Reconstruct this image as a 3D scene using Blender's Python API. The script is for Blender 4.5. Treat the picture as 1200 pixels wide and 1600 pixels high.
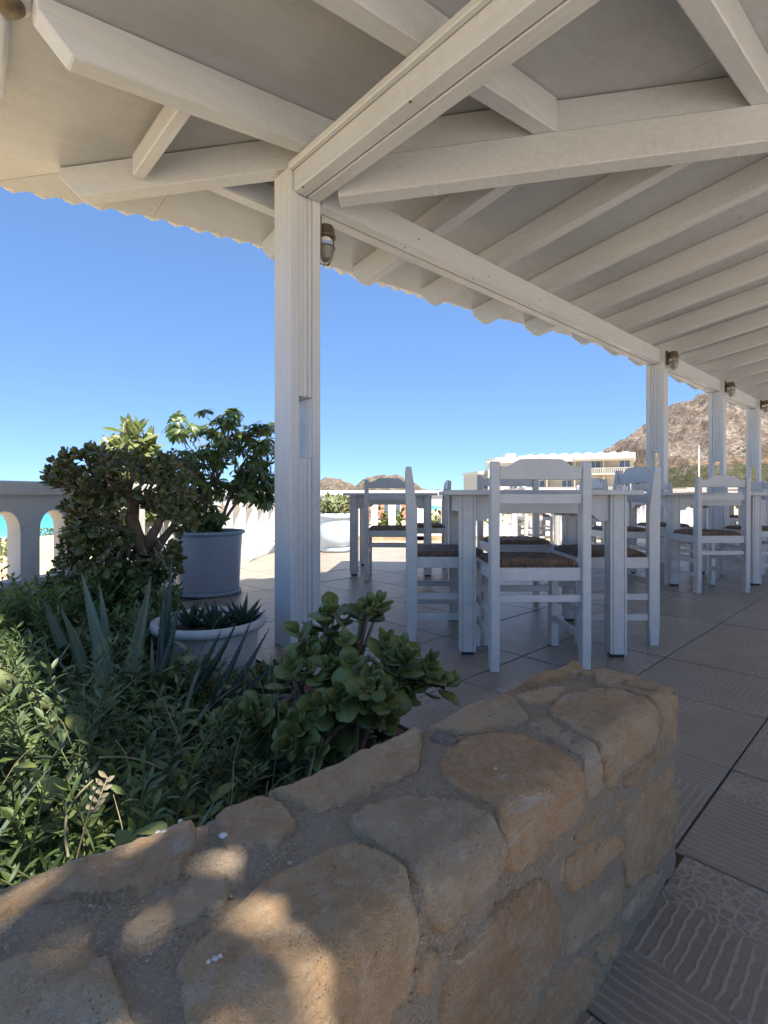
import bpy, bmesh, math, random
import numpy as np
from mathutils import Vector, Matrix, noise as mnoise

for _o in list(bpy.data.objects):
    bpy.data.objects.remove(_o)
SC = bpy.context.scene
COL = SC.collection
R = math.radians

# ------------------------------------------------------------------ camera
CAMZ, F, PX, PY = 0.725, 804.0, 600.0, 775.0          # measured on the tiles and posts of the photograph
cam_d = bpy.data.cameras.new('camera')
cam = bpy.data.objects.new('camera', cam_d); COL.objects.link(cam)
cam.location = (0, 0, CAMZ); cam.rotation_euler = (R(90), 0, 0)
cam_d.sensor_fit = 'VERTICAL'; cam_d.sensor_height = 36.0; cam_d.lens = F / 1600 * 36
cam_d.shift_y = -25 / 1600
cam_d.clip_start = 0.02; cam_d.clip_end = 20000
SC.camera = cam

# two plan frames: floor tiles and stone wall (46.5 deg), roof and posts (47.5 deg)
TH, THR = R(46.5), R(47.5)
ROT, ROTR = R(90) - TH, R(90) - THR                    # z rotation of local (u, v) frames

def uv2w(u, v, th=TH):
    return (math.sin(th) * u - math.cos(th) * v, math.cos(th) * u + math.sin(th) * v)

def w2uv(x, d, th=TH):
    return (math.sin(th) * x + math.cos(th) * d, -math.cos(th) * x + math.sin(th) * d)

# ------------------------------------------------------------------ world, sun, exposure
SUN_EL = R(67.0)
# light travels along +v (roof frame) and a touch along +u
_tx, _ty = uv2w(0.16, 1.0, THR)
_n = math.hypot(_tx, _ty); _tx /= _n; _ty /= _n
sun_dir = Vector((_tx * math.cos(SUN_EL), _ty * math.cos(SUN_EL), -math.sin(SUN_EL)))
W = bpy.data.worlds.new('World'); SC.world = W; W.use_nodes = True
_nt = W.node_tree; _nt.nodes.clear()
_sky = _nt.nodes.new('ShaderNodeTexSky'); _sky.sky_type = 'NISHITA'; _sky.sun_disc = False
_sky.sun_elevation = SUN_EL
_sky.sun_rotation = math.atan2(-_tx, -_ty)
_sky.air_density = 0.55; _sky.dust_density = 0.0; _sky.ozone_density = 3.0; _sky.altitude = 0
_bg = _nt.nodes.new('ShaderNodeBackground'); _bg.inputs[1].default_value = 0.13
_wo = _nt.nodes.new('ShaderNodeOutputWorld')
_gm = _nt.nodes.new('ShaderNodeGamma'); _gm.inputs[1].default_value = 0.52      # the photograph's softer sky contrast
_mx = _nt.nodes.new('ShaderNodeMix'); _mx.data_type = 'RGBA'; _mx.blend_type = 'MULTIPLY'; _mx.inputs[0].default_value = 1.0
_mx.inputs[7].default_value = (0.70, 1.02, 1.48, 1)
_nt.links.new(_sky.outputs[0], _gm.inputs[0]); _nt.links.new(_gm.outputs[0], _mx.inputs[6])
_nt.links.new(_mx.outputs[2], _bg.inputs[0]); _nt.links.new(_bg.outputs[0], _wo.inputs[0])
sun_d = bpy.data.lights.new('sun', 'SUN'); sun_d.energy = 5.0; sun_d.angle = R(0.53); sun_d.color = (1.0, 0.94, 0.84)
sun = bpy.data.objects.new('sun', sun_d); COL.objects.link(sun)
sun.rotation_euler = sun_dir.to_track_quat('-Z', 'Y').to_euler()
sun.location = (0, 0, 30)
SC.view_settings.view_transform = 'Standard'; SC.view_settings.look = 'None'
SC.view_settings.exposure = 1.47; SC.view_settings.gamma = 1.0
SC.view_settings.use_curve_mapping = False
SC.render.engine = 'CYCLES'
SC.cycles.max_bounces = 12; SC.cycles.diffuse_bounces = 6; SC.cycles.glossy_bounces = 4
SC.cycles.use_denoising = True; SC.cycles.sample_clamp_indirect = 6.0
SC.cycles.caustics_reflective = False; SC.cycles.caustics_refractive = False

# ------------------------------------------------------------------ helpers
def tag(o, label=None, cat=None, group=None, kind=None):
    if label: o['label'] = label
    if cat: o['category'] = cat
    if group: o['group'] = group
    if kind: o['kind'] = kind
    return o

def empty(name, loc=(0, 0, 0), rz=0.0, label=None, cat=None, group=None):
    o = bpy.data.objects.new(name, None); COL.objects.link(o)
    o.empty_display_size = 0.1
    o.location = loc; o.rotation_euler = (0, 0, rz)
    return tag(o, label, cat, group)

def put(name, me, parent=None, loc=(0, 0, 0), rot=None, mat4=None):
    o = bpy.data.objects.new(name, me); COL.objects.link(o)
    if parent is not None: o.parent = parent
    if mat4 is not None: o.matrix_basis = mat4
    else:
        o.location = loc
        if rot is not None: o.rotation_euler = rot
    return o

def copy_tree(o, parent=None):
    c = o.copy(); COL.objects.link(c); c.parent = parent
    for ch in list(o.children): copy_tree(ch, c)
    return c

class MB:
    def __init__(s): s.v = []; s.f = []
    def add(s, vs, fs):
        n = len(s.v); s.v.extend([tuple(p) for p in vs]); s.f.extend([tuple(i + n for i in f) for f in fs]); return s
    def box(s, x0, x1, y0, y1, z0, z1, M=None):
        vs = [(x0,y0,z0),(x1,y0,z0),(x1,y1,z0),(x0,y1,z0),(x0,y0,z1),(x1,y0,z1),(x1,y1,z1),(x0,y1,z1)]
        if M is not None: vs = [tuple(M @ Vector(p)) for p in vs]
        return s.add(vs, [(0,3,2,1),(4,5,6,7),(0,1,5,4),(1,2,6,5),(2,3,7,6),(3,0,4,7)])
    def prism(s, a, b):
        """two matching loops of points joined into a solid"""
        n = len(a)
        return s.add(list(a) + list(b), [tuple(range(n))[::-1], tuple(range(n, 2*n))] +
                     [(i, (i+1) % n, n + (i+1) % n, n + i) for i in range(n)])
    def tube(s, path, rad, n=8, cap=True):
        path = [Vector(p) for p in path]
        if not hasattr(rad, '__len__'): rad = [rad] * len(path)
        rings = []; up = Vector((0.13, 0.21, 1.0))
        for i, p in enumerate(path):
            t = (path[min(i+1, len(path)-1)] - path[max(i-1, 0)]).normalized()
            a = t.cross(up)
            if a.length < 0.05: a = t.cross(Vector((1, 0, 0)))
            a.normalize(); b = t.cross(a).normalized()
            rings.append([p + (a * math.cos(2*math.pi*k/n) + b * math.sin(2*math.pi*k/n)) * rad[i] for k in range(n)])
        base = len(s.v)
        for r_ in rings: s.v.extend([tuple(q) for q in r_])
        for i in range(len(rings)-1):
            for k in range(n):
                s.f.append((base+i*n+k, base+i*n+(k+1) % n, base+(i+1)*n+(k+1) % n, base+(i+1)*n+k))
        if cap:
            s.f.append(tuple(base+k for k in range(n))[::-1]); s.f.append(tuple(base+(len(rings)-1)*n+k for k in range(n)))
        return s
    def lathe(s, prof, n=32, cx=0, cy=0, cap0=True, cap1=True):
        base = len(s.v)
        for r_, z in prof:
            for k in range(n):
                s.v.append((cx + r_*math.cos(2*math.pi*k/n), cy + r_*math.sin(2*math.pi*k/n), z))
        m = len(prof)
        for i in range(m-1):
            for k in range(n):
                s.f.append((base+i*n+k, base+i*n+(k+1) % n, base+(i+1)*n+(k+1) % n, base+(i+1)*n+k))
        if cap0: s.f.append(tuple(base+k for k in range(n))[::-1])
        if cap1: s.f.append(tuple(base+(m-1)*n+k for k in range(n)))
        return s
    def mesh(s, name, mat, smooth=False, bevel=0.0, segs=1):
        me = bpy.data.meshes.new(name); me.from_pydata(s.v, [], s.f)
        bm = bmesh.new(); bm.from_mesh(me)
        bmesh.ops.recalc_face_normals(bm, faces=bm.faces)
        if bevel > 0:
            es = [e for e in bm.edges if len(e.link_faces) == 2 and e.calc_face_angle(0) > 0.6]
            bmesh.ops.bevel(bm, geom=es, offset=bevel, segments=segs, profile=0.6, affect='EDGES', clamp_overlap=True)
        bm.to_mesh(me); bm.free()
        if smooth: me.polygons.foreach_set('use_smooth', [True] * len(me.polygons))
        if mat is not None: me.materials.append(mat)
        return me
    def build(s, name, mat, parent=None, smooth=False, bevel=0.0, loc=(0, 0, 0), rot=None, segs=1):
        return put(name, s.mesh(name, mat, smooth, bevel, segs), parent, loc, rot)

def np_mesh(name, verts, faces, mat, smooth=True):
    me = bpy.data.meshes.new(name)
    verts = np.asarray(verts, dtype=np.float32); faces = np.asarray(faces, dtype=np.int32)
    k = faces.shape[1]
    me.vertices.add(len(verts)); me.vertices.foreach_set('co', verts.ravel())
    me.loops.add(faces.size); me.loops.foreach_set('vertex_index', faces.ravel())
    me.polygons.add(len(faces)); me.polygons.foreach_set('loop_start', np.arange(0, faces.size, k, dtype=np.int32))
    me.update(calc_edges=True)
    if smooth: me.polygons.foreach_set('use_smooth', [True] * len(me.polygons))
    if mat is not None: me.materials.append(mat)
    return me

# ------------------------------------------------------------------ materials
class NT:
    def __init__(s, name):
        s.m = bpy.data.materials.new(name); s.m.use_nodes = True; s.t = s.m.node_tree
        s.b = s.t.nodes['Principled BSDF']; s.out = s.t.nodes['Material Output']
    def n(s, ty, **kw):
        nd = s.t.nodes.new(ty)
        for k, v in kw.items(): setattr(nd, k, v)
        return nd
    def l(s, a, b): s.t.links.new(a, b)
    def val(s, sock, v):
        if isinstance(v, bpy.types.NodeSocket): s.l(v, sock)
        else: sock.default_value = v
    def math(s, op, a, b=None, c=None, clamp=False):
        nd = s.n('ShaderNodeMath', operation=op, use_clamp=clamp)
        s.val(nd.inputs[0], a)
        if b is not None: s.val(nd.inputs[1], b)
        if c is not None: s.val(nd.inputs[2], c)
        return nd.outputs[0]
    def coords(s, which='Object', scale=(1, 1, 1), rot=(0, 0, 0), add_random=False):
        tc = s.n('ShaderNodeTexCoord'); mp = s.n('ShaderNodeMapping')
        mp.inputs['Scale'].default_value = scale; mp.inputs['Rotation'].default_value = rot
        src = tc.outputs[which]
        if add_random:
            oi = s.n('ShaderNodeObjectInfo'); vm = s.n('ShaderNodeVectorMath', operation='MULTIPLY_ADD')
            cv = s.n('ShaderNodeCombineXYZ'); s.l(oi.outputs['Random'], cv.inputs[0]); s.l(oi.outputs['Random'], cv.inputs[1]); s.l(oi.outputs['Random'], cv.inputs[2])
            vm.inputs[1].default_value = (13.7, 7.1, 9.3); s.l(cv.outputs[0], vm.inputs[0]); s.l(src, vm.inputs[2]); src = vm.outputs[0]
        s.l(src, mp.inputs[0]); return mp.outputs[0]
    def noise(s, vec, scale=5, detail=5, rough=0.55, dist=0.0):
        nd = s.n('ShaderNodeTexNoise'); nd.inputs['Scale'].default_value = scale; nd.inputs['Detail'].default_value = detail
        nd.inputs['Roughness'].default_value = rough; nd.inputs['Distortion'].default_value = dist; s.l(vec, nd.inputs['Vector']); return nd.outputs[0]
    def vor(s, vec, scale=5, feature='F1', rand=1.0):
        nd = s.n('ShaderNodeTexVoronoi', feature=feature); nd.inputs['Scale'].default_value = scale
        nd.inputs['Randomness'].default_value = rand; s.l(vec, nd.inputs['Vector']); return nd
    def ramp(s, fac, stops):
        nd = s.n('ShaderNodeValToRGB'); s.l(fac, nd.inputs[0]); cr = nd.color_ramp
        while len(cr.elements) < len(stops): cr.elements.new(0.5)
        for e, (p, c) in zip(cr.elements, stops): e.position = p; e.color = (*c, 1) if len(c) == 3 else c
        return nd.outputs[0]
    def mix(s, fac, a, b, mode='MIX'):
        nd = s.n('ShaderNodeMix', data_type='RGBA', blend_type=mode)
        s.val(nd.inputs[0], fac)
        for i, v in ((6, a), (7, b)):
            if isinstance(v, bpy.types.NodeSocket): s.l(v, nd.inputs[i])
            else: nd.inputs[i].default_value = (*v, 1)
        return nd.outputs[2]
    def mr(s, v, a, b, c, d):
        nd = s.n('ShaderNodeMapRange'); s.val(nd.inputs[0], v)
        for i, q in zip((1, 2, 3, 4), (a, b, c, d)): nd.inputs[i].default_value = q
        return nd.outputs[0]
    def bump(s, h, strength=0.3, dist=0.01, prev=None):
        nd = s.n('ShaderNodeBump'); nd.inputs['Strength'].default_value = strength; nd.inputs['Distance'].default_value = dist
        s.l(h, nd.inputs['Height'])
        if prev is not None: s.l(prev, nd.inputs['Normal'])
        return nd.outputs[0]
    def done(s, col=None, rough=None, normal=None, spec=None):
        if col is not None:
            if isinstance(col, bpy.types.NodeSocket): s.l(col, s.b.inputs['Base Color'])
            else: s.b.inputs['Base Color'].default_value = (*col, 1)
        if rough is not None: s.val(s.b.inputs['Roughness'], rough)
        if normal is not None: s.l(normal, s.b.inputs['Normal'])
        if spec is not None: s.b.inputs['Specular IOR Level'].default_value = spec
        return s.m

def painted_wood(name, col, grain=(4, 60, 60), rough=0.42, bump=0.45, dirt=0.22, dirtcol=(0.33, 0.29, 0.23)):
    t = NT(name); v = t.coords('Object', grain, add_random=True)
    g = t.noise(v, 1.0, 6, 0.6, 0.6)
    v2 = t.coords('Object', (1, 1, 1), add_random=True)
    big = t.noise(v2, 2.2, 4); fine = t.noise(v2, 38, 4, 0.7)
    d = t.math('MULTIPLY', t.mr(big, 0.50, 0.75, 0, 1), t.mr(fine, 0.45, 0.7, 0, 1))
    c = t.mix(t.math('MULTIPLY', d, dirt * 2.0), col, dirtcol)
    c = t.mix(t.mr(g, 0.35, 0.72, 0.0, 0.30), c, tuple(q * 0.62 for q in col))
    c = t.mix(t.mr(big, 0.3, 0.7, 0.0, 0.18), c, tuple(q * 0.8 for q in col))
    nm = t.bump(g, bump, 0.004); nm = t.bump(fine, 0.12, 0.002, nm)
    return t.done(c, t.mr(big, 0.3, 0.7, rough - 0.08, rough + 0.12), nm)

def plain(name, col, rough=0.5, var=0.12, scale=6, bump=0.15, bscale=60, metal=0.0, spec=None):
    t = NT(name); v = t.coords('Object', add_random=True)
    a = t.noise(v, scale, 5); b = t.noise(v, bscale, 4)
    c = t.mix(t.mr(a, 0.3, 0.7, 0, 1), tuple(max(q * (1 - var), 0) for q in col), tuple(min(q * (1 + var), 1) for q in col))
    t.b.inputs['Metallic'].default_value = metal
    return t.done(c, rough, t.bump(b, bump, 0.003), spec)

M = {}
CREAM = (0.61, 0.62, 0.63); WHITE = (0.63, 0.61, 0.575)
M['wood_u'] = painted_wood('cream_painted_wood_u', CREAM, (3, 55, 55))
M['wood_v'] = painted_wood('cream_painted_wood_v', CREAM, (55, 3, 55))
M['wood_h'] = painted_wood('cream_painted_wood_hip', CREAM, (30, 30, 60))
M['wood_z'] = painted_wood('white_painted_post_wood', (0.65, 0.65, 0.64), (55, 55, 3))
M['deck'] = painted_wood('painted_ply_ceiling', (0.50, 0.51, 0.52), (5, 26, 26), rough=0.34, bump=0.35, dirt=0.3)
M['furn'] = painted_wood('white_painted_furniture', WHITE, (18, 18, 18), rough=0.38, bump=0.12, dirt=0.12, dirtcol=(0.4, 0.36, 0.3))
M['sheet'] = painted_wood('cream_painted_fibre_cement', (0.68, 0.67, 0.645), (8, 8, 8), rough=0.7, bump=0.4, dirt=0.5)
M['groove'] = plain('dark_gap', (0.05, 0.045, 0.04), 0.9)
M['rubber'] = plain('black_rubber', (0.03, 0.03, 0.03), 0.7)

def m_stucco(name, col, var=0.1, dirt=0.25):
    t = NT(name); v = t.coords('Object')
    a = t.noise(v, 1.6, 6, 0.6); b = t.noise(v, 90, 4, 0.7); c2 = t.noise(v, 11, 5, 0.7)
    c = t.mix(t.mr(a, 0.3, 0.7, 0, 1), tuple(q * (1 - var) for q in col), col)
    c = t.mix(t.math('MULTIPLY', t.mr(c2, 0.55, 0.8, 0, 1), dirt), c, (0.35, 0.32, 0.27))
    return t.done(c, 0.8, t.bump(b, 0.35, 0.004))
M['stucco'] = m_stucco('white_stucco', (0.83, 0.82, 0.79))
M['stucco_grey'] = m_stucco('shade_grey_stucco', (0.72, 0.70, 0.66), 0.14, 0.5)  # left balustrade's shade greyed into the white, plus heavier dirt

def m_stone():
    t = NT('limestone_blocks'); v = t.coords('Object', add_random=True)
    oi = t.n('ShaderNodeObjectInfo')
    a = t.noise(v, 9, 6, 0.62, 0.4); b = t.noise(v, 42, 6, 0.7); f = t.noise(v, 240, 4, 0.7)
    st = t.noise(t.coords('Object', (5, 5, 26), (0.2, 0.1, 0.3), True), 3.0, 5, 0.65, 0.8)
    base = oi.outputs['Color']
    dark = t.mix(1.0, base, (0.84, 0.77, 0.69), 'MULTIPLY'); rust = t.mix(1.0, base, (1.06, 0.86, 0.66), 'MULTIPLY'); pale = t.mix(0.42, base, (0.66, 0.555, 0.42))
    c = t.mix(t.mr(a, 0.36, 0.62, 0, 1), dark, base)
    c = t.mix(t.mr(st, 0.5, 0.72, 0, 0.75), c, rust)
    c = t.mix(t.mr(b, 0.48, 0.66, 0, 0.85), c, pale)
    spots = t.vor(v, 70).outputs['Distance']; sm = t.math('MULTIPLY', t.mr(spots, 0.05, 0.16, 1, 0), t.mr(b, 0.5, 0.6, 0, 1))
    c = t.mix(t.math('MULTIPLY', sm, 0.7), c, (0.09, 0.07, 0.05))
    c = t.mix(t.mr(f, 0.42, 0.75, 0, 0.28), c, dark)
    scr = t.noise(t.coords('Object', (9, 30, 150), (0.5, 0.25, 0.6), True), 1.0, 4, 0.6, 0.4)
    c = t.mix(t.math('MULTIPLY', t.mr(scr, 0.57, 0.66, 0, 0.75), t.mr(a, 0.45, 0.6, 0, 1)), c, (0.66, 0.58, 0.46))
    pit = t.vor(v, 260); pm = t.math('MULTIPLY', t.mr(pit.outputs['Distance'], 0.10, 0.24, 1, 0), t.mr(t.noise(v, 19, 4, 0.6), 0.52, 0.6, 0, 1))
    c = t.mix(t.math('MULTIPLY', pm, 0.65), c, (0.10, 0.07, 0.045))
    ch = t.noise(t.coords('Object', (1, 1, 1.6), (0.4, 0.3, 0.1), True), 85, 6, 0.75, 0.3)
    nm = t.bump(st, 0.45, 0.006); nm = t.bump(b, 0.8, 0.010, nm); nm = t.bump(ch, 1.0, 0.010, nm); nm = t.bump(f, 1.0, 0.004, nm); nm = t.bump(t.math('SUBTRACT', 1.0, pm), 0.8, 0.004, nm)
    return t.done(c, 0.86, nm, 0.25)
M['stone'] = m_stone()

def m_mortar():
    t = NT('gritty_mortar'); v = t.coords('Object')
    vo = t.vor(v, 430); a = t.noise(v, 14, 5); f = t.noise(v, 300, 3, 0.7)
    g = t.ramp(vo.outputs['Color'], [(0.0, (0.15, 0.11, 0.075)), (0.5, (0.25, 0.19, 0.13)), (0.8, (0.32, 0.25, 0.175)), (1.0, (0.46, 0.39, 0.30))])
    c = t.mix(t.mr(a, 0.35, 0.65, 0.25, 0.75), g, (0.29, 0.225, 0.155))
    h = t.math('SUBTRACT', 1.0, vo.outputs['Distance'])
    nm = t.bump(h, 0.45, 0.0025); nm = t.bump(f, 0.5, 0.002, nm); nm = t.bump(t.noise(v, 90, 4, 0.7), 0.6, 0.005, nm)
    return t.done(c, 0.95, nm, 0.15)
M['mortar'] = m_mortar()

def m_tile():
    t = NT('embossed_terrace_tile')
    uvn = t.n('ShaderNodeUVMap'); uvn.uv_map = 'UVMap'
    at = t.n('ShaderNodeAttribute'); at.attribute_name = 'rnd'
    oi = t.n('ShaderNodeObjectInfo')
    rnd = t.math('ADD', at.outputs['Fac'], oi.outputs['Random'])
    seed = t.math('MULTIPLY', rnd, 57.0)
    sep = t.n('ShaderNodeSeparateXYZ'); t.l(uvn.outputs[0], sep.inputs[0])
    com = t.n('ShaderNodeCombineXYZ'); t.l(sep.outputs[0], com.inputs[0]); t.l(sep.outputs[1], com.inputs[1]); t.l(seed, com.inputs[2])
    vec = com.outputs[0]
    wob = t.noise(vec, 14, 3)
    wobx = t.math('MULTIPLY_ADD', t.math('SUBTRACT', wob, 0.5), 0.03, sep.outputs[0])
    woby = t.math('MULTIPLY_ADD', t.math('SUBTRACT', t.noise(vec, 15, 3, 0.5, 0.5), 0.5), 0.03, sep.outputs[1])
    cx = t.math('FLOOR', t.math('MULTIPLY', t.math('MULTIPLY_ADD', t.math('SUBTRACT', wob, 0.5), 0.05, sep.outputs[0]), 3.0))
    cy = t.math('FLOOR', t.math('MULTIPLY', t.math('MULTIPLY_ADD', t.math('SUBTRACT', wob, 0.5), 0.05, sep.outputs[1]), 3.0))
    cc = t.n('ShaderNodeCombineXYZ'); t.l(cx, cc.inputs[0]); t.l(cy, cc.inputs[1]); t.l(t.math('FLOOR', seed), cc.inputs[2])
    wn = t.n('ShaderNodeTexWhiteNoise'); t.l(cc.outputs[0], wn.inputs[0])
    h = wn.outputs['Value']
    def stripes(co, k):
        fr = t.math('FRACT', t.math('MULTIPLY', co, k))
        return t.mr(t.math('ABSOLUTE', t.math('SUBTRACT', fr, 0.5)), 0.30, 0.44, 0, 1)     # 1 on the raised line
    s1, s2 = stripes(wobx, 24.0), stripes(woby, 24.0)
    ve = t.vor(vec, 23, 'DISTANCE_TO_EDGE'); cob = t.mr(ve.outputs['Distance'], 0.04, 0.16, 1, 0)
    sel1 = t.math('LESS_THAN', h, 0.42); sel2 = t.math('GREATER_THAN', h, 0.78)
    pat = t.mix(sel1, t.mix(sel2, cob, s2), s1)
    edge = t.math('MAXIMUM', t.math('ABSOLUTE', t.math('SUBTRACT', sep.outputs[0], 0.5)), t.math('ABSOLUTE', t.math('SUBTRACT', sep.outputs[1], 0.5)))
    em = t.mr(edge, 0.465, 0.482, 0, 1)
    tone = t.noise(vec, 3.5, 4); ft = t.noise(vec, 60, 4, 0.7)
    cell = t.mix(t.mr(tone, 0.3, 0.7, 0, 1), (0.175, 0.138, 0.105), (0.26, 0.212, 0.165))
    line = t.mix(t.mr(ft, 0.3, 0.7, 0, 1), (0.40, 0.355, 0.29), (0.50, 0.45, 0.375))
    c = t.mix(t.math('MULTIPLY', pat, 0.5), cell, line)
    c = t.mix(t.mr(ft, 0.35, 0.75, 0, 0.4), c, (0.38, 0.33, 0.28))
    c = t.mix(t.mr(t.math('FRACT', t.math('MULTIPLY', rnd, 7.31)), 0, 1, 0, 0.28), c, (0.20, 0.15, 0.115))
    wear = t.noise(t.coords('Object'), 1.3, 5, 0.65); c = t.mix(t.mr(wear, 0.5, 0.75, 0, 0.35), c, (0.30, 0.26, 0.22))
    hgt = t.math('MULTIPLY_ADD', ft, 0.15, pat)
    return t.done(c, t.mr(ft, 0.3, 0.7, 0.28, 0.46), t.bump(hgt, 0.35, 0.003), 0.5)
M['tile'] = m_tile()
M['grout'] = plain('dark_grout', (0.075, 0.065, 0.058), 0.9)

def m_leaf(name, cols, rough=0.42, trans=0.25, scale=9.0, edge=None):
    t = NT(name); v = t.coords('Object', add_random=True)
    a = t.noise(v, scale, 3); oi = t.n('ShaderNodeObjectInfo')
    geo = t.n('ShaderNodeNewGeometry')
    r = t.math('ADD', t.math('MULTIPLY', geo.outputs['Random Per Island'], 0.6), t.math('MULTIPLY', t.math('ADD', a, t.math('MULTIPLY', oi.outputs['Random'], 0.25)), 0.42))
    n = len(cols); c = t.ramp(r, [(0.2 + 0.6 * i / (n - 1), q) for i, q in enumerate(cols)])
    nm = t.bump(t.noise(v, 120, 2), 0.08, 0.002)
    t.done(c, rough, nm)
    tr = t.n('ShaderNodeBsdfTranslucent'); t.l(t.mix(0.5, c, (0.25, 0.36, 0.04)), tr.inputs[0])
    mx = t.n('ShaderNodeMixShader'); mx.inputs[0].default_value = trans
    t.l(t.b.outputs[0], mx.inputs[1]); t.l(tr.outputs[0], mx.inputs[2]); t.l(mx.outputs[0], t.out.inputs[0])
    return t.m
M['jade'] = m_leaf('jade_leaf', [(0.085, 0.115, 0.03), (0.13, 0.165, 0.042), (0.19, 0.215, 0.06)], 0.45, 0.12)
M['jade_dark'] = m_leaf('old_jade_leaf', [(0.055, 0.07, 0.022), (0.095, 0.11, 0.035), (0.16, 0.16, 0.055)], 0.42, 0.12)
M['scheff'] = m_leaf('umbrella_leaf', [(0.035, 0.065, 0.022), (0.06, 0.10, 0.03), (0.13, 0.18, 0.05)], 0.33, 0.22)
M['cover'] = m_leaf('shoot_leaf', [(0.05, 0.09, 0.022), (0.095, 0.145, 0.038), (0.155, 0.20, 0.06)], 0.45, 0.25)
M['coverb'] = m_leaf('blue_green_leaf', [(0.05, 0.088, 0.035), (0.085, 0.13, 0.05), (0.13, 0.165, 0.065)], 0.5, 0.2)
M['grass'] = m_leaf('straw_grass', [(0.10, 0.14, 0.04), (0.22, 0.21, 0.10), (0.36, 0.31, 0.18)], 0.6, 0.2)
M['dry'] = m_leaf('dry_leaf', [(0.40, 0.34, 0.22), (0.5, 0.43, 0.30), (0.36, 0.27, 0.16)], 0.7, 0.2)
M['bright'] = m_leaf('pale_leaf', [(0.17, 0.20, 0.08), (0.25, 0.28, 0.13), (0.32, 0.34, 0.19)], 0.4, 0.3)
M['bush'] = m_leaf('garden_leaf', [(0.05, 0.09, 0.03), (0.09, 0.13, 0.04), (0.14, 0.17, 0.06)], 0.5, 0.2)
M['aloe'] = m_leaf('aloe_leaf', [(0.085, 0.12, 0.075), (0.12, 0.16, 0.10), (0.15, 0.18, 0.11)], 0.4, 0.05, 30)
M['agave'] = m_leaf('dark_agave_leaf', [(0.02, 0.045, 0.028), (0.035, 0.065, 0.04), (0.05, 0.085, 0.05)], 0.35, 0.05)
M['bark'] = plain('smooth_brown_bark', (0.20, 0.135, 0.085), 0.8, 0.35, 25, 0.5, 70)
M['bark_grey'] = plain('grey_bark', (0.20, 0.16, 0.12), 0.85, 0.3, 20, 0.5, 60)
M['stem'] = plain('green_stem', (0.13, 0.15, 0.06), 0.6, 0.3, 30)
M['soil'] = plain('dark_soil', (0.055, 0.036, 0.026), 0.95, 0.4, 30, 0.8, 90)
M['terracotta'] = plain('red_earth', (0.16, 0.055, 0.03), 0.9, 0.4, 40, 0.8, 120)

# ================================================================== STRUCTURE
# ------------------------------------------------------------------ ground, beach and sea
SEA_Z = -5.0
def shore_x(d):
    if d < 230: return -43.7 + 0.49 * (d - 68.7)
    return 35.3 - 0.10 * (d - 230)
def ground_z(x, d):
    s = (x - shore_x(d)) * 0.9
    z = SEA_Z - 0.6 + min(max(s + 6, -30) * 0.0893, 4.1)
    z += 0.10 * mnoise.noise((x * 0.13, d * 0.13, 0.3)) + 0.05 * mnoise.noise((x * 0.6, d * 0.6, 4.3))
    return z

def make_ground():
    xs = sorted(set([-9000, -4000, -1500, -600, -300, -150, -110] + list(np.arange(-90, 121, 2.5)) + [140, 170, 220, 300, 450, 700, 1200, 3000, 9000]))
    ds = sorted(set([-6000, -1500, -400, -120, -60, -30] + list(np.arange(-16, 130, 2.5)) + [140, 160, 190, 230, 290, 380, 520, 800, 1400, 3000, 9000]))
    nx, nd = len(xs), len(ds)
    vs = []
    for d in ds:
        for x in xs:
            vs.append((x, d, ground_z(x, d)))
    fs = [(j*nx+i, j*nx+i+1, (j+1)*nx+i+1, (j+1)*nx+i) for j in range(nd-1) for i in range(nx-1)]
    t = NT('sand_and_dry_land'); v = t.coords('Object')
    a = t.noise(v, 0.09, 6, 0.6); b = t.noise(v, 0.9, 6, 0.65); f = t.noise(v, 9, 4)
    c = t.mix(t.mr(b, 0.35, 0.65, 0, 1), (0.50, 0.36, 0.20), (0.60, 0.46, 0.28))
    c = t.mix(t.mr(t.math('MULTIPLY', t.mr(a, 0.45, 0.6, 0, 1), t.mr(b, 0.5, 0.6, 0, 1)), 0, 1, 0, 0.7), c, (0.16, 0.18, 0.06))
    m = t.done(c, 0.95, t.bump(f, 0.5, 0.1), 0.1)
    me = np_mesh('ground', vs, fs, m)
    g = put('ground', me); tag(g, kind='structure')
    t = NT('sea_water'); v = t.coords('Object')
    sep = t.n('ShaderNodeSeparateXYZ'); t.l(v, sep.inputs[0])
    # depth of the water grows away from the shore line: pale turquoise shallows, deep blue beyond
    s = t.math('SUBTRACT', t.math('MULTIPLY_ADD', sep.outputs[1], 0.49, -77.4), sep.outputs[0])
    wv = t.noise(t.coords('Object', (0.012, 0.03, 1)), 1.0, 5, 0.6)
    s2 = t.math('MULTIPLY_ADD', t.math('SUBTRACT', wv, 0.5), 60.0, s)
    c = t.ramp(t.mr(s2, 0, 420, 0, 1), [(0.0, (0.42, 0.66, 0.62)), (0.035, (0.10, 0.50, 0.56)), (0.13, (0.02, 0.34, 0.50)), (0.35, (0.008, 0.20, 0.44)), (1.0, (0.006, 0.075, 0.26))])
    nm = t.bump(t.noise(t.coords('Object', (0.5, 1.2, 1)), 1.0, 5, 0.6), 0.25, 0.25)
    m = t.done(c, 0.22, nm, 0.35)
    me = np_mesh('sea', [(-15000, -9000, SEA_Z), (9000, -9000, SEA_Z), (9000, 15000, SEA_Z), (-15000, 15000, SEA_Z)], [(0, 1, 2, 3)], m)
    tag(put('sea', me), kind='structure')
make_ground()

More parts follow.
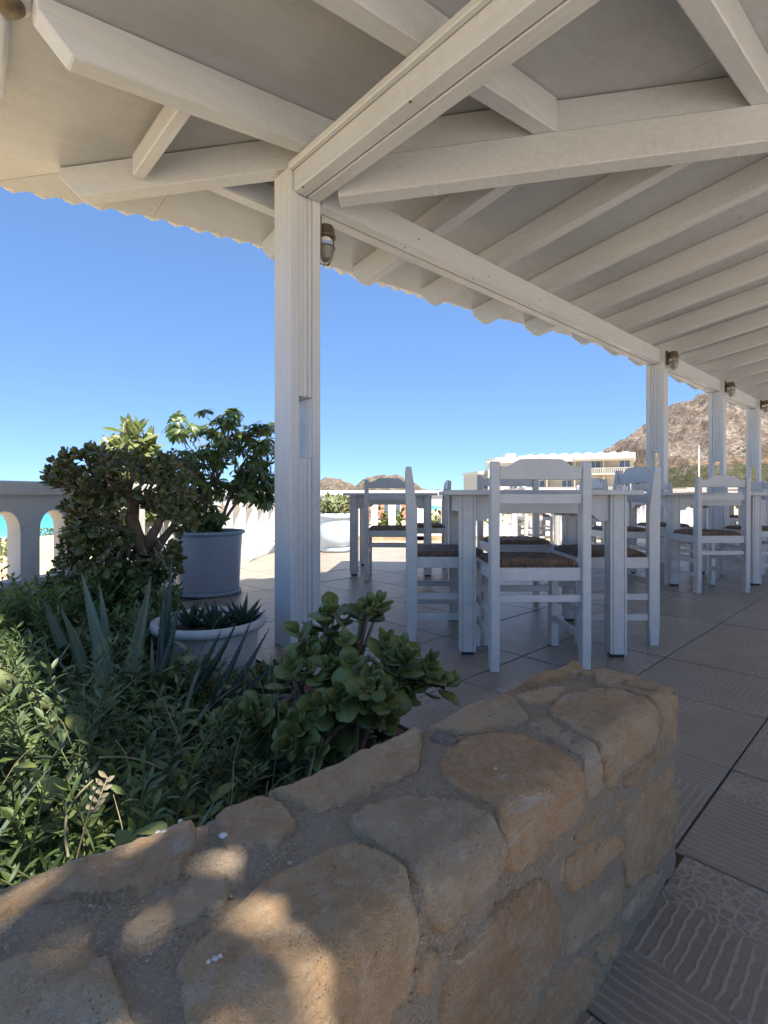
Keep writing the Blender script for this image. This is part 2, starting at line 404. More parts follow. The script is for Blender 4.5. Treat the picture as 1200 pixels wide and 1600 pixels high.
# ------------------------------------------------------------------ hills
def m_hill(name, orange=True):
    t = NT(name); v = t.coords('Object')
    a = t.noise(v, 0.02, 6, 0.6); b = t.noise(v, 0.11, 6, 0.68); f = t.noise(v, 0.45, 5, 0.7)
    rock = t.mix(t.mr(b, 0.38, 0.62, 0, 1), (0.20, 0.15, 0.115), (0.50, 0.41, 0.335))  # rock tones raised paler in place of distance haze
    rock = t.mix(t.mr(f, 0.44, 0.58, 0, 0.7), rock, (0.19, 0.145, 0.11))
    sep = t.n('ShaderNodeSeparateXYZ'); t.l(v, sep.inputs[0])
    low = t.mr(sep.outputs[2], 4, 34, 0.16, -0.06)
    g = t.math('ADD', t.math('MULTIPLY_ADD', f, 0.4, t.math('MULTIPLY', a, 0.35)), t.math('MULTIPLY_ADD', b, 0.3, low))
    c = t.mix(t.mr(g, 0.56, 0.63, 0, 0.85 if orange else 0.3), rock, (0.085, 0.10, 0.045))
    if orange:
        band = t.math('MULTIPLY', t.mr(t.math('ABSOLUTE', t.math('SUBTRACT', sep.outputs[2], t.math('MULTIPLY_ADD', a, 14.0, 10.0))), 0.6, 2.4, 1, 0), t.mr(b, 0.42, 0.5, 0, 1))
        c = t.mix(t.math('MULTIPLY', band, 0.6), c, (0.46, 0.27, 0.15))
    return t.done(c, 0.95, t.bump(f, 1.0, 4.0, t.bump(b, 1.0, 8.0)), 0.1)

def hill(name, label, x0, x1, d0, d1, prof, mat, rough=1.0, step=3.0, seed=0.0):
    """height field; prof(x) gives the ridge height, rising from the front foot to the ridge"""
    nx = int((x1 - x0) / step); nd = int((d1 - d0) / step)
    vs = []
    for j in range(nd + 1):
        fd = j / nd; d = d0 + (d1 - d0) * fd
        shape = math.sin(min(fd / 0.62, 1.0) * math.pi / 2) ** 1.25 if fd < 0.62 else math.cos((fd - 0.62) / 0.38 * math.pi / 2) ** 0.8
        for i in range(nx + 1):
            x = x0 + (x1 - x0) * i / nx
            h = prof(x) * shape
            q = Vector((x * 0.028 + seed, d * 0.028, seed))
            n1 = mnoise.ridged_multi_fractal(q, 0.9, 2.1, 6, 1.0, 2.0) - 1.0
            n2 = mnoise.noise((x * 0.11 + seed, d * 0.11, 1.0)) + 0.6 * mnoise.noise((x * 0.31, d * 0.31, seed))
            n3 = abs(mnoise.noise((x * 0.19 + 7, d * 0.19, seed))) + 0.5 * abs(mnoise.noise((x * 0.5, d * 0.5, seed + 3)))
            h += rough * (3.4 * n1 + 2.4 * n2 + 3.0 * n3) * min(h / 12.0, 1.0)
            vs.append((x, d, -2.2 + max(h, -0.5)))
    w = nx + 1
    fs = [(j*w+i, j*w+i+1, (j+1)*w+i+1, (j+1)*w+i) for j in range(nd) for i in range(nx)]
    o = put(name, np_mesh(name, vs, fs, mat, smooth=False)); tag(o, kind='structure'); o['label'] = label
    return o

def interp(x, pts):
    if x <= pts[0][0]: return pts[0][1]
    for (a, b), (c, d) in zip(pts, pts[1:]):
        if x <= c: return b + (d - b) * (x - a) / (c - a)
    return pts[-1][1]
# ridge of the big hill, photo pixels -> metres at the ridge distance
DR = 330.0
def rid(px, py): return ((px - PX) / F * DR, (PY - py) / F * DR + CAMZ + 2.2)
BIG = [rid(*p) for p in ((930, 775), (968, 698), (1000, 680), (1020, 668), (1042, 648), (1056, 640), (1062, 634), (1068, 627), (1078, 624), (1105, 626), (1150, 632), (1200, 640), (1300, 620), (1500, 650), (1800, 760))]
hill('rocky_hill', 'tall tan rocky hill with green scrub behind the posts', BIG[0][0] - 6, BIG[-1][0], 200, 410, lambda x: interp(x, BIG), m_hill('rocky_hill_ground'), 1.0, 2.0)
DR2 = 520.0
def rid2(px, py): return ((px - PX) / F * DR2, (PY - py) / F * DR2 + CAMZ + 2.2)
LOW = [rid2(p[0], 775 - (775 - p[1]) * 0.8) for p in ((380, 776), (440, 765), (480, 756), (505, 748), (520, 745), (535, 750), (556, 761), (565, 752), (575, 744), (600, 740), (616, 741), (640, 748), (660, 765), (720, 770), (800, 772))]
hill('rocky_headland', 'low brown rocky headland on the skyline left of the tables', LOW[0][0], LOW[-1][0], 470, 560, lambda x: interp(x, LOW), m_hill('headland_ground', False), 1.1, 2.5, 5.0)

# ------------------------------------------------------------------ terrace floor
TS = 0.45; U0, V0 = 1.158, 0.357
# outline of the tiled terrace in (x, d)
LP = [(-2.36, 2.47), (-1.76, 4.03), (-1.86, 5.0), (-1.05, 8.5), (2.75, 8.5)]
FARW = [(-1.05, 8.5), (2.75, 8.5)]
uG, vG = w2uv(2.75, 8.5)
TER = [uv2w(U0, 2.9), (-1.70, 4.05), (-1.84, 5.0), (-1.02, 8.46), (2.76, 8.46), uv2w(uG + 11, vG), uv2w(uG + 11, -3.6), uv2w(-3, -3.6), uv2w(-3, 0.34), uv2w(U0, 0.34)]
def inside(p, poly):
    x, y = p; c = False
    for (x0, y0), (x1, y1) in zip(poly, poly[1:] + poly[:1]):
        if (y0 > y) != (y1 > y) and x < (x1 - x0) * (y - y0) / (y1 - y0) + x0: c = not c
    return c

floor_root = MB()
a = [(x, d, -0.45) for x, d in TER]; b = [(x, d, -0.006) for x, d in TER]
floor_root.prism(a, b)
terrace = floor_root.build('terrace_floor', M['grout']); tag(terrace, kind='structure')

def tile_mesh(name, poly=None):
    g = 0.0030; s = TS / 2 - g; e = 0.0012
    vs = [(-s, -s, -0.02), (s, -s, -0.02), (s, s, -0.02), (-s, s, -0.02),
          (-s, -s, -e), (s, -s, -e), (s, s, -e), (-s, s, -e),
          (-s+e, -s+e, 0), (s-e, -s+e, 0), (s-e, s-e, 0), (-s+e, s-e, 0)]
    fs = [(0,1,5,4),(1,2,6,5),(2,3,7,6),(3,0,4,7),(4,5,9,8),(5,6,10,9),(6,7,11,10),(7,4,8,11),(8,9,10,11)]
    return vs, fs
TV, TF = tile_mesh('tile')
def tile_uv(me):
    uvl = me.uv_layers.new(name='UVMap')
    return uvl
tme = bpy.data.meshes.new('floor_tile'); tme.from_pydata(TV, [], TF); tme.materials.append(M['tile'])
uvl = tme.uv_layers.new(name='UVMap')
for lp in tme.loops:
    co = tme.vertices[lp.vertex_index].co; uvl.data[lp.index].uv = (co.x / TS + 0.5, co.y / TS + 0.5)
cells = []
for i in range(-10, 40):
    for j in range(-10, 16):
        cu, cv = U0 + (i + 0.5) * TS, V0 + (j + 0.5) * TS
        x, d = uv2w(cu, cv)
        ok = inside((x, d), TER)
        if not ok and not any(inside(uv2w(cu + a_ * TS * 0.5, cv + b_ * TS * 0.5), TER) for a_ in (-1, 1) for b_ in (-1, 1)): continue
        if cu < U0 and cv > V0 - 0.1: continue
        if cu < U0: cv -= 0.018
        x, d = uv2w(cu, cv)
        vis = 0
        if d > 0.3:
            px = PX + F * x / d; py = PY + F * CAMZ / d
            if -150 < px < 1350 and py < 1800: vis = 1.0 / d ** 3
            if px < 420 and py > 900: vis *= 0.3
        cells.append((vis, cu, cv, ok))
cells.sort(reverse=True)
rng = random.Random(4)
rest = []
for k, (vis, cu, cv, ok) in enumerate(cells):
    x, d = uv2w(cu, cv)
    if k < 290 and vis > 0 and ok:
        o = put('tile', tme, terrace, (x, d, rng.uniform(-0.0012, 0.0012)), (rng.uniform(-0.0015, 0.0015), rng.uniform(-0.0015, 0.0015), ROT + rng.choice((0, 1, 2, 3)) * math.pi / 2 + rng.uniform(-0.002, 0.002)))
    elif ok: rest.append((x, d))
vs, fs, uvs, rn = [], [], [], []
cr, sr = math.cos(ROT), math.sin(ROT)
for (x, d) in rest:
    n = len(vs); q = rng.random()
    for (a_, b_, c_) in TV: vs.append((x + cr*a_ - sr*b_, d + sr*a_ + cr*b_, c_))
    for f in TF:
        fs.append(tuple(n + i for i in f)); rn.append(q)
        for i in f: uvs.append((TV[i][0] / TS + 0.5, TV[i][1] / TS + 0.5))
me = bpy.data.meshes.new('far_tiles'); me.from_pydata(vs, [], fs); me.materials.append(M['tile'])
ul = me.uv_layers.new(name='UVMap'); ul.data.foreach_set('uv', np.array(uvs, dtype=np.float32).ravel())
at = me.attributes.new('rnd', 'FLOAT', 'FACE'); at.data.foreach_set('value', rn)
o = put('outlying_tiles', me, terrace); o['kind'] = 'stuff'

# ------------------------------------------------------------------ veranda roof (local frame u', v')
ZB0 = 2.32; SL = 0.147; RH = 0.16; RW = 0.08; HIPS = 3.55; VBACK = -2.3; UMAX = 16.0; VBEAM = 2.09; UBEAM = 1.32
def zf(v): return ZB0 - SL * (v - VBEAM)            # rafter underside, front slope
def zl(u): return 2.30 + SL * (u - UBEAM)           # rafter underside, side slope
EAVE = [(0.1, 3.40), (1.0, 3.17), (1.8, 3.05), (3.0, 2.96), (4.0, 2.88), (4.85, 2.75), (5.5, 2.66), (30, 2.65)]
def ve(u): return interp(u, EAVE)
UE = 0.10                                            # side eave
roof = empty('veranda_roof', (0, 0, 0), ROTR, 'cream painted timber veranda roof with rafters and wavy sheet edge', 'roof')

def board(mb, p0, p1, w, h, cut0=0.0, cut1=0.0):
    """board with its underside centre line from p0 to p1; cut = lower corner sawn off at an end"""
    p0, p1 = Vector(p0), Vector(p1); t = (p1 - p0); L = t.length; t.normalize()
    side = Vector((t.y, -t.x, 0)).normalized(); up = side.cross(t).normalized()
    if up.z < 0: up = -up
    prof = []
    prof += [(0, h), (L, h)]
    prof += [(L, cut1 * 0.9), (L - cut1 * 0.7, 0)] if cut1 else [(L, 0)]
    prof += [(cut0 * 0.7, 0), (0, cut0 * 0.9)] if cut0 else [(0, 0)]
    mb.prism([p0 + t * a - side * w / 2 + up * b for a, b in prof], [p0 + t * a + side * w / 2 + up * b for a, b in prof])

def beam(name, p0, p1, w, h, mat, c0=0.0, c1=0.0, bev=0.005):
    mb = MB(); board(mb, p0, p1, w, h, c0, c1)
    return mb.build(name, mat, roof, bevel=bev)
rg = random.Random(9)
# front rafters
k = 0; u = 2.395 - RW / 2 - 0.665
while u < UMAX:
    vt = ve(u) - 0.13 + rg.uniform(-0.03, 0.03); vb = max(HIPS - u + 0.03, VBACK)
    uj = u + rg.uniform(-0.012, 0.012)
    if vt - vb > 0.15:
        beam('rafter', (uj, vt, zf(vt)), (uj, vb, zf(vb)), RW, RH, M['wood_v'], 0.11)
    u += 0.665
# side rafters
v = 1.97
while v > VBACK:
    ub = min(HIPS - v - 0.03, UMAX)
    beam('rafter', (0.305, v, zl(0.305)), (ub, v, zl(ub)), RW, RH, M['wood_u'], 0.12)
    v -= 0.70
# hip rafter and the beam below it
def hipz(s): return zf(HIPS - s)
u0h, u1h = 0.57, HIPS - VBACK - 0.05
beam('hip_rafter', (u0h, HIPS - 0.01 - u0h, hipz(u0h)), (u1h, HIPS - 0.01 - u1h, hipz(u1h)), 0.085, 0.155, M['wood_h'], 0.12)
u0c = 1.53
beam('hip_beam', (u0c, HIPS - 0.03 - u0c, hipz(u0c) - 0.178), (3.02, HIPS - 0.03 - 3.02, hipz(3.02) - 0.178), 0.10, 0.174, M['wood_h'])
beam('hip_beam', (3.026, HIPS - 0.03 - 3.026, hipz(3.026) - 0.172), (u1h, HIPS - 0.03 - u1h, hipz(u1h) - 0.172), 0.10, 0.168, M['wood_h'])
# eave beams, each of two boards with a gap
for v_, u_a in ((VBEAM + 0.034, 1.50), (VBEAM + 0.108, 1.50)):
    beam('eave_beam', (u_a, v_, 2.167), (UMAX, v_, 2.167), 0.068, 0.15, M['wood_u'])
for u_ in (UBEAM + 0.045, UBEAM + 0.122):
    beam('eave_beam', (u_, 2.085, 2.165), (u_, VBACK, 2.165), 0.071, 0.132, M['wood_v'])
beam('batten', (UBEAM - 0.006, 2.09, 2.262), (UBEAM - 0.006, VBACK, 2.262), 0.028, 0.032, M['wood_v'])
# nail heads where rafters and beams meet
nm_ = MB().lathe([(0.0052, 0.0), (0.0052, 0.0014), (0.003, 0.0022)], 10).mesh('nail_head', M['groove'], True)
for (uu, vv, zz, rx_, rz_) in [(UBEAM + 0.02, 2.02 - 0.7 * i, 2.1645, math.pi, 0) for i in range(4)] + [(2.1 + 0.665 * i + rg.uniform(-.03, .03), VBEAM + 0.03, 2.1665, math.pi, 0) for i in range(12)] + [(2.2 + 0.665 * i + rg.uniform(-.05, .05), VBEAM - 0.0005, 2.205 + rg.uniform(0, .07), math.pi / 2, 0) for i in range(10)]:
    put('nail_head', nm_, roof, (uu, vv, zz), (rx_, 0, rz_))
# small hooks screwed into the hip beam
for uh in (1.86, 2.86):
    mb = MB(); zc = hipz(uh) - 0.178; vh = HIPS - 0.03 - uh
    mb.tube([(uh, vh, zc + 0.01), (uh, vh, zc - 0.014), (uh + 0.007, vh, zc - 0.022), (uh + 0.013, vh, zc - 0.016)], 0.0026, 6); mb.build('hook', M['wood_h'], roof, smooth=True)
# nailing blocks beside the hip
beam('nogging', (0.80, 2.62, zl(0.80) + 0.03), (0.80, 2.012, zl(0.80) + 0.03), 0.055, 0.10, M['wood_v'])
beam('nogging', (1.08, 2.50, zf(2.50) + 0.02), (1.66, 2.50, zf(2.50) + 0.02), 0.07, 0.13, M['wood_u'])

# ceiling panels
def clip(poly, a, b, c):
    out = []
    for (p, q) in zip(poly, poly[1:] + poly[:1]):
        fp = a * p[0] + b * p[1] + c; fq = a * q[0] + b * q[1] + c
        if fp >= 0: out.append(p)
        if (fp >= 0) != (fq >= 0):
            t = fp / (fp - fq); out.append((p[0] + (q[0] - p[0]) * t, p[1] + (q[1] - p[1]) * t))
    return out
def panel(poly, zfun, th=0.016):
    if len(poly) < 3: return
    ar = abs(sum(p[0] * q[1] - q[0] * p[1] for p, q in zip(poly, poly[1:] + poly[:1]))) / 2
    if ar < 0.004: return
    j = rg.uniform(0.0, 0.0012)
    MB().prism([(p[0], p[1], zfun(p) + j) for p in poly], [(p[0], p[1], zfun(p) + th + j) for p in poly]).build('ceiling_panel', M['deck'], roof)
zff = lambda p: zf(p[1]) + RH + 0.002
zll = lambda p: zl(p[0]) + RH + 0.002
g = 0.0009
rows = [(-0.9, 3.6), (VBACK, -0.9)]
for ri, (va, vb) in enumerate(rows):
    ucuts = [0.1, 1.025] + [2.355 - 0.665 + 0.665 * i for i in range(21)]
    ucuts = [q for q in ucuts if q < UMAX] + [UMAX]
    for ua, ub in zip(ucuts, ucuts[1:]):
        poly = [(ua + g, va + g), (ub - g, va + g), (ub - g, vb - g), (ua + g, vb - g)]
        if ri == 0:
            e0, e1 = ve(ua) - 0.075, ve(ub) - 0.075
            poly = [(ua + g, va + g), (ub - g, va + g), (ub - g, e1), (ua + g, e0)]
        poly = clip(poly, 1, 1, -HIPS); poly = clip(poly, 0, 1, -VBACK)
        panel(poly, zff)
rows = [(0.19, 2.6), (2.6, 5.0), (5.0, 7.2)]
for ri, (ua, ub) in enumerate(rows):
    vc = [3.5] + [1.97 - 1.4 * i for i in range(4)] + [VBACK]
    vc = sorted(set(q for q in vc if q >= VBACK))
    for va, vb in zip(vc, vc[1:]):
        poly = [(ua + g, va + g), (ub - g, va + g), (ub - g, vb - g), (ua + g, vb - g)]
        poly = clip(poly, -1, -1, HIPS - 0.004)
        panel(poly, zll)

# wavy fibre-cement sheets
LAM, AMP = 0.130, 0.012
def wavy(name, cols):
    """cols: list of lists of (u, v, z) across the sheet; doubled for thickness"""
    nc, nr = len(cols), len(cols[0]); vs = []; fs = []
    for dz in (0, 0.007):
        for c in cols: vs += [(p[0], p[1], p[2] + dz) for p in c]
    N = nc * nr
    for i in range(nc - 1):
        for j in range(nr - 1):
            a_ = i*nr+j; fs.append((a_, a_+nr, a_+nr+1, a_+1)); fs.append((N+a_, N+a_+1, N+a_+nr+1, N+a_+nr))
        for j in (0, nr - 1):
            a_ = i*nr+j; fs.append((a_, N+a_, N+a_+nr, a_+nr))
    for i in (0, nc - 1):
        for j in range(nr - 1):
            a_ = i*nr+j; fs.append((a_, a_+1, N+a_+1, N+a_))
    put(name, np_mesh(name, vs, fs, M['sheet']), roof)
ztop = RH + 0.024
span = 8 * LAM
s0 = 0.19; idx = 0
while s0 < UMAX:
    cols = []; s1 = min(s0 + span, UMAX); jit = rg.uniform(-0.02, 0.02); lift = 0.004 * (idx % 2)
    for i in range(97):
        u = s0 + (s1 - s0) * i / 96
        vt = ve(u) + jit + 0.006 * math.sin(i * 2.1 + idx); vb = max(HIPS - u, VBACK)
        if vt - vb < 0.01: vb = vt - 0.01
        w = AMP * (1 - math.cos(2 * math.pi * u / LAM))
        cols.append([(u, vt + (vb - vt) * q, zf(vt + (vb - vt) * q) + ztop + w + lift) for q in (0, 0.03, 0.5, 1)])
    wavy('roof_sheet', cols); s0 = s1; idx += 1
v0 = 3.38; idx = 0
while v0 > VBACK:
    cols = []; v1 = max(v0 - span, VBACK); jit = rg.uniform(-0.02, 0.02); lift = 0.004 * (idx % 2)
    for i in range(97):
        v = v0 + (v1 - v0) * i / 96
        ua = UE + jit + 0.006 * math.sin(i * 1.7 + idx); ub = max(HIPS - v, ua + 0.01)
        w = AMP * (1 - math.cos(2 * math.pi * v / LAM))
        cols.append([(ua + (ub - ua) * q, v, zl(ua + (ub - ua) * q) + ztop + w + lift) for q in (0, 0.03, 0.5, 1)])
    wavy('roof_sheet', cols); v0 = v1; idx += 1

# ------------------------------------------------------------------ posts
def make_post(i, label, u0, v0, wu, wv, h, flute, mat, top_ext):
    """flute 'v': boards set between two side studs on the faces looking along v; 'u': along u"""
    x, d = uv2w(u0, v0, THR)
    root = empty('veranda_post', (x, d, 0), ROTR, label, 'post', 'veranda posts')
    L, Wd = (wu, wv) if flute == 'v' else (wv, wu)            # L: across the fluted face, Wd: through
    def bx(mb, a0, a1, b0, b1, z0, z1):
        if flute == 'v': mb.box(a0, a1, b0, b1, z0, z1)
        else: mb.box(b0, b1, a0, a1, z0, z1)
    sw = L * 0.27
    for a0, a1, hh in ((0, sw, h + (top_ext if flute == 'u' else 0)), (L - sw, L, h)):
        mb = MB(); bx(mb, a0, a1, 0, Wd, 0, hh); mb.build('stud', mat, root, bevel=0.003)
    n = 3; g = 0.0022; bw = (L - 2 * sw - g * (n + 1)) / n
    for z0, z1 in ((0.0, 0.908), (1.205, h - 0.001)):
        for q in range(n):
            a0 = sw + g + q * (bw + g); ins = 0.006 + 0.002 * (q % 2)
            mb = MB(); bx(mb, a0, a0 + bw, ins, Wd - ins, z0, z1); mb.build('infill_board', mat, root, bevel=0.0018)
    if i == 0:
        # added white plate, stands for sky light on the slot's inner cheek
        mb = MB(); bx(mb, L - sw - 0.004, L - sw - 0.0005, 0.012, Wd - 0.012, 0.912, 1.201); mb.build('slot_sky_plate', plain('sky_lit_white', (0.86, 0.86, 0.86), 0.4), root)
    return root
PW = 0.150
POSTS = [(1.315, 'v', 'thick near corner post with a slot, beside the potted umbrella plant'),
         (5.98, 'u', 'fluted post standing right behind the nearest table'),
         (8.19, 'u', 'fluted post in front of the hill, second from the right edge'),
         (10.2, 'u', 'farthest fluted post at the right edge of the view')]
for i, (u, fl, lab) in enumerate(POSTS):
    if i == 0: make_post(i, lab, u, VBEAM - 0.004, 0.172, 0.150, 2.288, fl, M['wood_z'], 0)
    else: make_post(i, lab, u, VBEAM - 0.036, 0.13, 0.185, 2.163, fl, M['wood_z'], 0.15)

# ------------------------------------------------------------------ arched balustrades
BAY, BH, BT = 0.285, 0.80, 0.115
def bay_mesh(w, mat, solid=False):
    mb = MB(); hw_ = w / 2
    z0, z1 = 0.13, BH - 0.07
    if solid: mb.box(-hw_, hw_, -BT/2, BT/2, 0, z1)
    else:
        ow = w * 0.30; zs, ztp = 0.235, 0.525                     # opening half width, sill, spring of the arch
        n = 8
        arch = [(ow * math.cos(math.pi * i / n), ztp + ow * 1.35 * math.sin(math.pi * i / n)) for i in range(n + 1)]   # right to left
        # right half and left half as rings of quads
        outer_r = [(hw_, 0.0), (hw_, zs), (hw_, ztp)] + [(hw_ * (1 - i / (n / 2)), z1) for i in range(0, n // 2 + 1)]
        inner_r = [(0 + ow, 0.0), (ow, zs), (ow, ztp)] + [arch[i] for i in range(0, n // 2 + 1)]
        outer_r[3] = (hw_, z1); 
        def half(sgn):
            for i in range(1, len(outer_r) - 1):
                q = [outer_r[i], outer_r[i+1], inner_r[i+1], inner_r[i]]
                if i == 2: q = [outer_r[2], outer_r[3], inner_r[2]]
                q = [(a_ * sgn, b_) for a_, b_ in q]
                if len(set(q)) < 3: continue
                n0 = len(mb.v)
                k_ = len(q)
                mb.v += [(a_, -BT/2, b_) for a_, b_ in q] + [(a_, BT/2, b_) for a_, b_ in q]
                mb.f.append(tuple(n0 + z for z in range(k_))); mb.f.append(tuple(n0 + k_ + z for z in range(k_))[::-1])
                # jamb / arch soffit
                if k_ == 4: mb.f.append((n0 + 2, n0 + 3, n0 + 7, n0 + 6))
        half(1); half(-1)
        mb.box(-hw_, hw_, -BT/2, BT/2, 0, zs)
    me = bpy.data.meshes.new('arch_bay'); me.from_pydata(mb.v, [], mb.f); me.materials.append(mat)
    return me
BAYS = {}
def balustrade(p0, p1, label, mat='stucco', z=0.0, height=1.0, plinth=False, pier_at=(), phase=0.0):
    p0, p1 = Vector((*p0, 0)), Vector((*p1, 0)); t = p1 - p0; L = t.length; ang = math.atan2(t.y, t.x)
    root = empty('balustrade', (p0.x, p0.y, z), ang, label, 'balustrade', 'arched balustrades round the terrace')
    n = max(1, round(L / BAY)); w = L / n
    key = (mat, round(w, 4))
    if key not in BAYS: BAYS[key] = (bay_mesh(w, M[mat]), bay_mesh(w, M[mat], True))
    for i in range(n):
        c = (i + 0.5) * w
        put('arch_bay', BAYS[key][1 if any(abs(c - q) < w * 0.5 for q in pier_at) else 0], root, (c, 0, 0))
    MB().box(-0.03, L + 0.03, -BT/2 - 0.022, BT/2 + 0.022, BH - 0.073, BH + 0.012).build('top_rail', M[mat], root, bevel=0.012, segs=2)
    MB().box(-0.02, L + 0.02, -BT/2 - 0.012, BT/2 + 0.012, -0.5, 0.10).build('base_course', M[mat], root, bevel=0.006)
    for q in pier_at:
        MB().box(q - 0.13, q + 0.13, -BT/2 - 0.05, BT/2 + 0.03, -0.4, BH - 0.072).build('pier', M[mat], root, bevel=0.008)
    if plinth:
        MB().box(0.1, L - 0.05, -BT/2 - 0.05, -BT/2 - 0.012, -0.05, 0.075).build('plinth', M['sandstone'], root, bevel=0.006)
    return root
M['sandstone'] = plain('sandstone_plinth', (0.48, 0.34, 0.20), 0.9, 0.35, 9, 0.5, 40)
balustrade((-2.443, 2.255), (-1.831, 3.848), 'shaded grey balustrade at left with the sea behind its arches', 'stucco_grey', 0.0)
balustrade((-1.80, 4.02), (-1.86, 4.98), 'short stretch of white balustrade hidden behind the jade tree', 'stucco')
balustrade((-1.86, 5.02), (-1.07, 8.46), 'sunlit white balustrade between potted umbrella plant and corner post', 'stucco')
balustrade((-1.03, 8.53), (2.75, 8.53), 'far white balustrade behind the tables, garden green in its arches', 'stucco', 0.0, 1.0, True, (1.63, 3.55))
xe, ye = uv2w(uG + 10.5, vG)
balustrade((2.82, 8.55), (xe, ye), 'far white balustrade running away to the right behind the posts', 'stucco')

# ------------------------------------------------------------------ stone planter wall (local frame u, v)
VF, WZ, WID, RC, UEND = 0.335, 0.345, 0.235, 0.026, 1.10
wall_root = empty('stone_wall', (0, 0, 0), ROT, 'low golden rubble stone wall edging the planter in the foreground', 'wall')

def px_us(px, py):
    rx = (px - PX) / F; dz = (PY - py) / F
    du = math.sin(TH) * rx + math.cos(TH); dv = -math.cos(TH) * rx + math.sin(TH)
    t = (WZ - CAMZ) / dz
    if t * dv >= VF: return (t * du, t * dv - VF)
    t = VF / dv
    return (t * du, CAMZ + t * dz - WZ)

def prof_point(u, s, h):
    """arrays -> points on the wall skin pushed out by h"""
    u, s, h = np.broadcast_arrays(u, s, h)
    v = np.empty_like(s); z = np.empty_like(s); nv = np.empty_like(s); nz = np.empty_like(s)
    WID = np.interp(u, [-1.5, 0.07, 0.25, 0.6, 1.1], [0.30, 0.287, 0.258, 0.240, 0.224])
    A = s < -RC; B = (s >= -RC) & (s <= RC); Cc = (s > RC) & (s < WID - RC); D = (s >= WID - RC) & (s <= WID + RC); E = s > WID + RC
    v[A] = VF; z[A] = WZ + s[A]; nv[A] = -1; nz[A] = 0
    ph = (s[B] + RC) / (2 * RC) * np.pi / 2
    nv[B] = -np.cos(ph); nz[B] = np.sin(ph); v[B] = VF + RC + RC * nv[B]; z[B] = WZ - RC + RC * nz[B]
    v[Cc] = VF + s[Cc]; z[Cc] = WZ; nv[Cc] = 0; nz[Cc] = 1
    ph = (s[D] - (WID[D] - RC)) / (2 * RC) * np.pi / 2
    nv[D] = np.sin(ph); nz[D] = np.cos(ph); v[D] = VF + WID[D] - RC + RC * nv[D]; z[D] = WZ - RC + RC * nz[D]
    v[E] = VF + WID[E]; z[E] = WZ - (s[E] - WID[E]); nv[E] = 1; nz[E] = 0
    return np.stack([u, v + nv * h, z + nz * h], -1)

def end_point(a, b, h):
    """end face of the wall: a across (v), b up (z)"""
    a, b, h = np.broadcast_arrays(a, b, h)
    return np.stack([UEND + h, VF + a, b], -1)

def chaikin(p, n=2):
    p = np.asarray(p, float)
    for _ in range(n):
        q = np.roll(p, -1, 0); p = np.stack([0.86 * p + 0.14 * q, 0.14 * p + 0.86 * q], 1).reshape(-1, 2)
    return p

def sdist(P, poly):
    """signed distance, positive inside"""
    a = poly; b = np.roll(poly, -1, 0)
    d2 = np.full(len(P), 1e9); ins = np.zeros(len(P), bool)
    for (x0, y0), (x1, y1) in zip(a, b):
        ex, ey = x1 - x0, y1 - y0; L = ex*ex + ey*ey + 1e-12
        t = np.clip(((P[:, 0] - x0) * ex + (P[:, 1] - y0) * ey) / L, 0, 1)
        dx = P[:, 0] - (x0 + t * ex); dy = P[:, 1] - (y0 + t * ey)
        d2 = np.minimum(d2, dx*dx + dy*dy)
        if abs(y1 - y0) > 1e-12:
            c = ((y0 > P[:, 1]) != (y1 > P[:, 1])) & (P[:, 0] < ex * (P[:, 1] - y0) / (y1 - y0) + x0); ins ^= c
    d = np.sqrt(d2); return np.where(ins, d, -d)

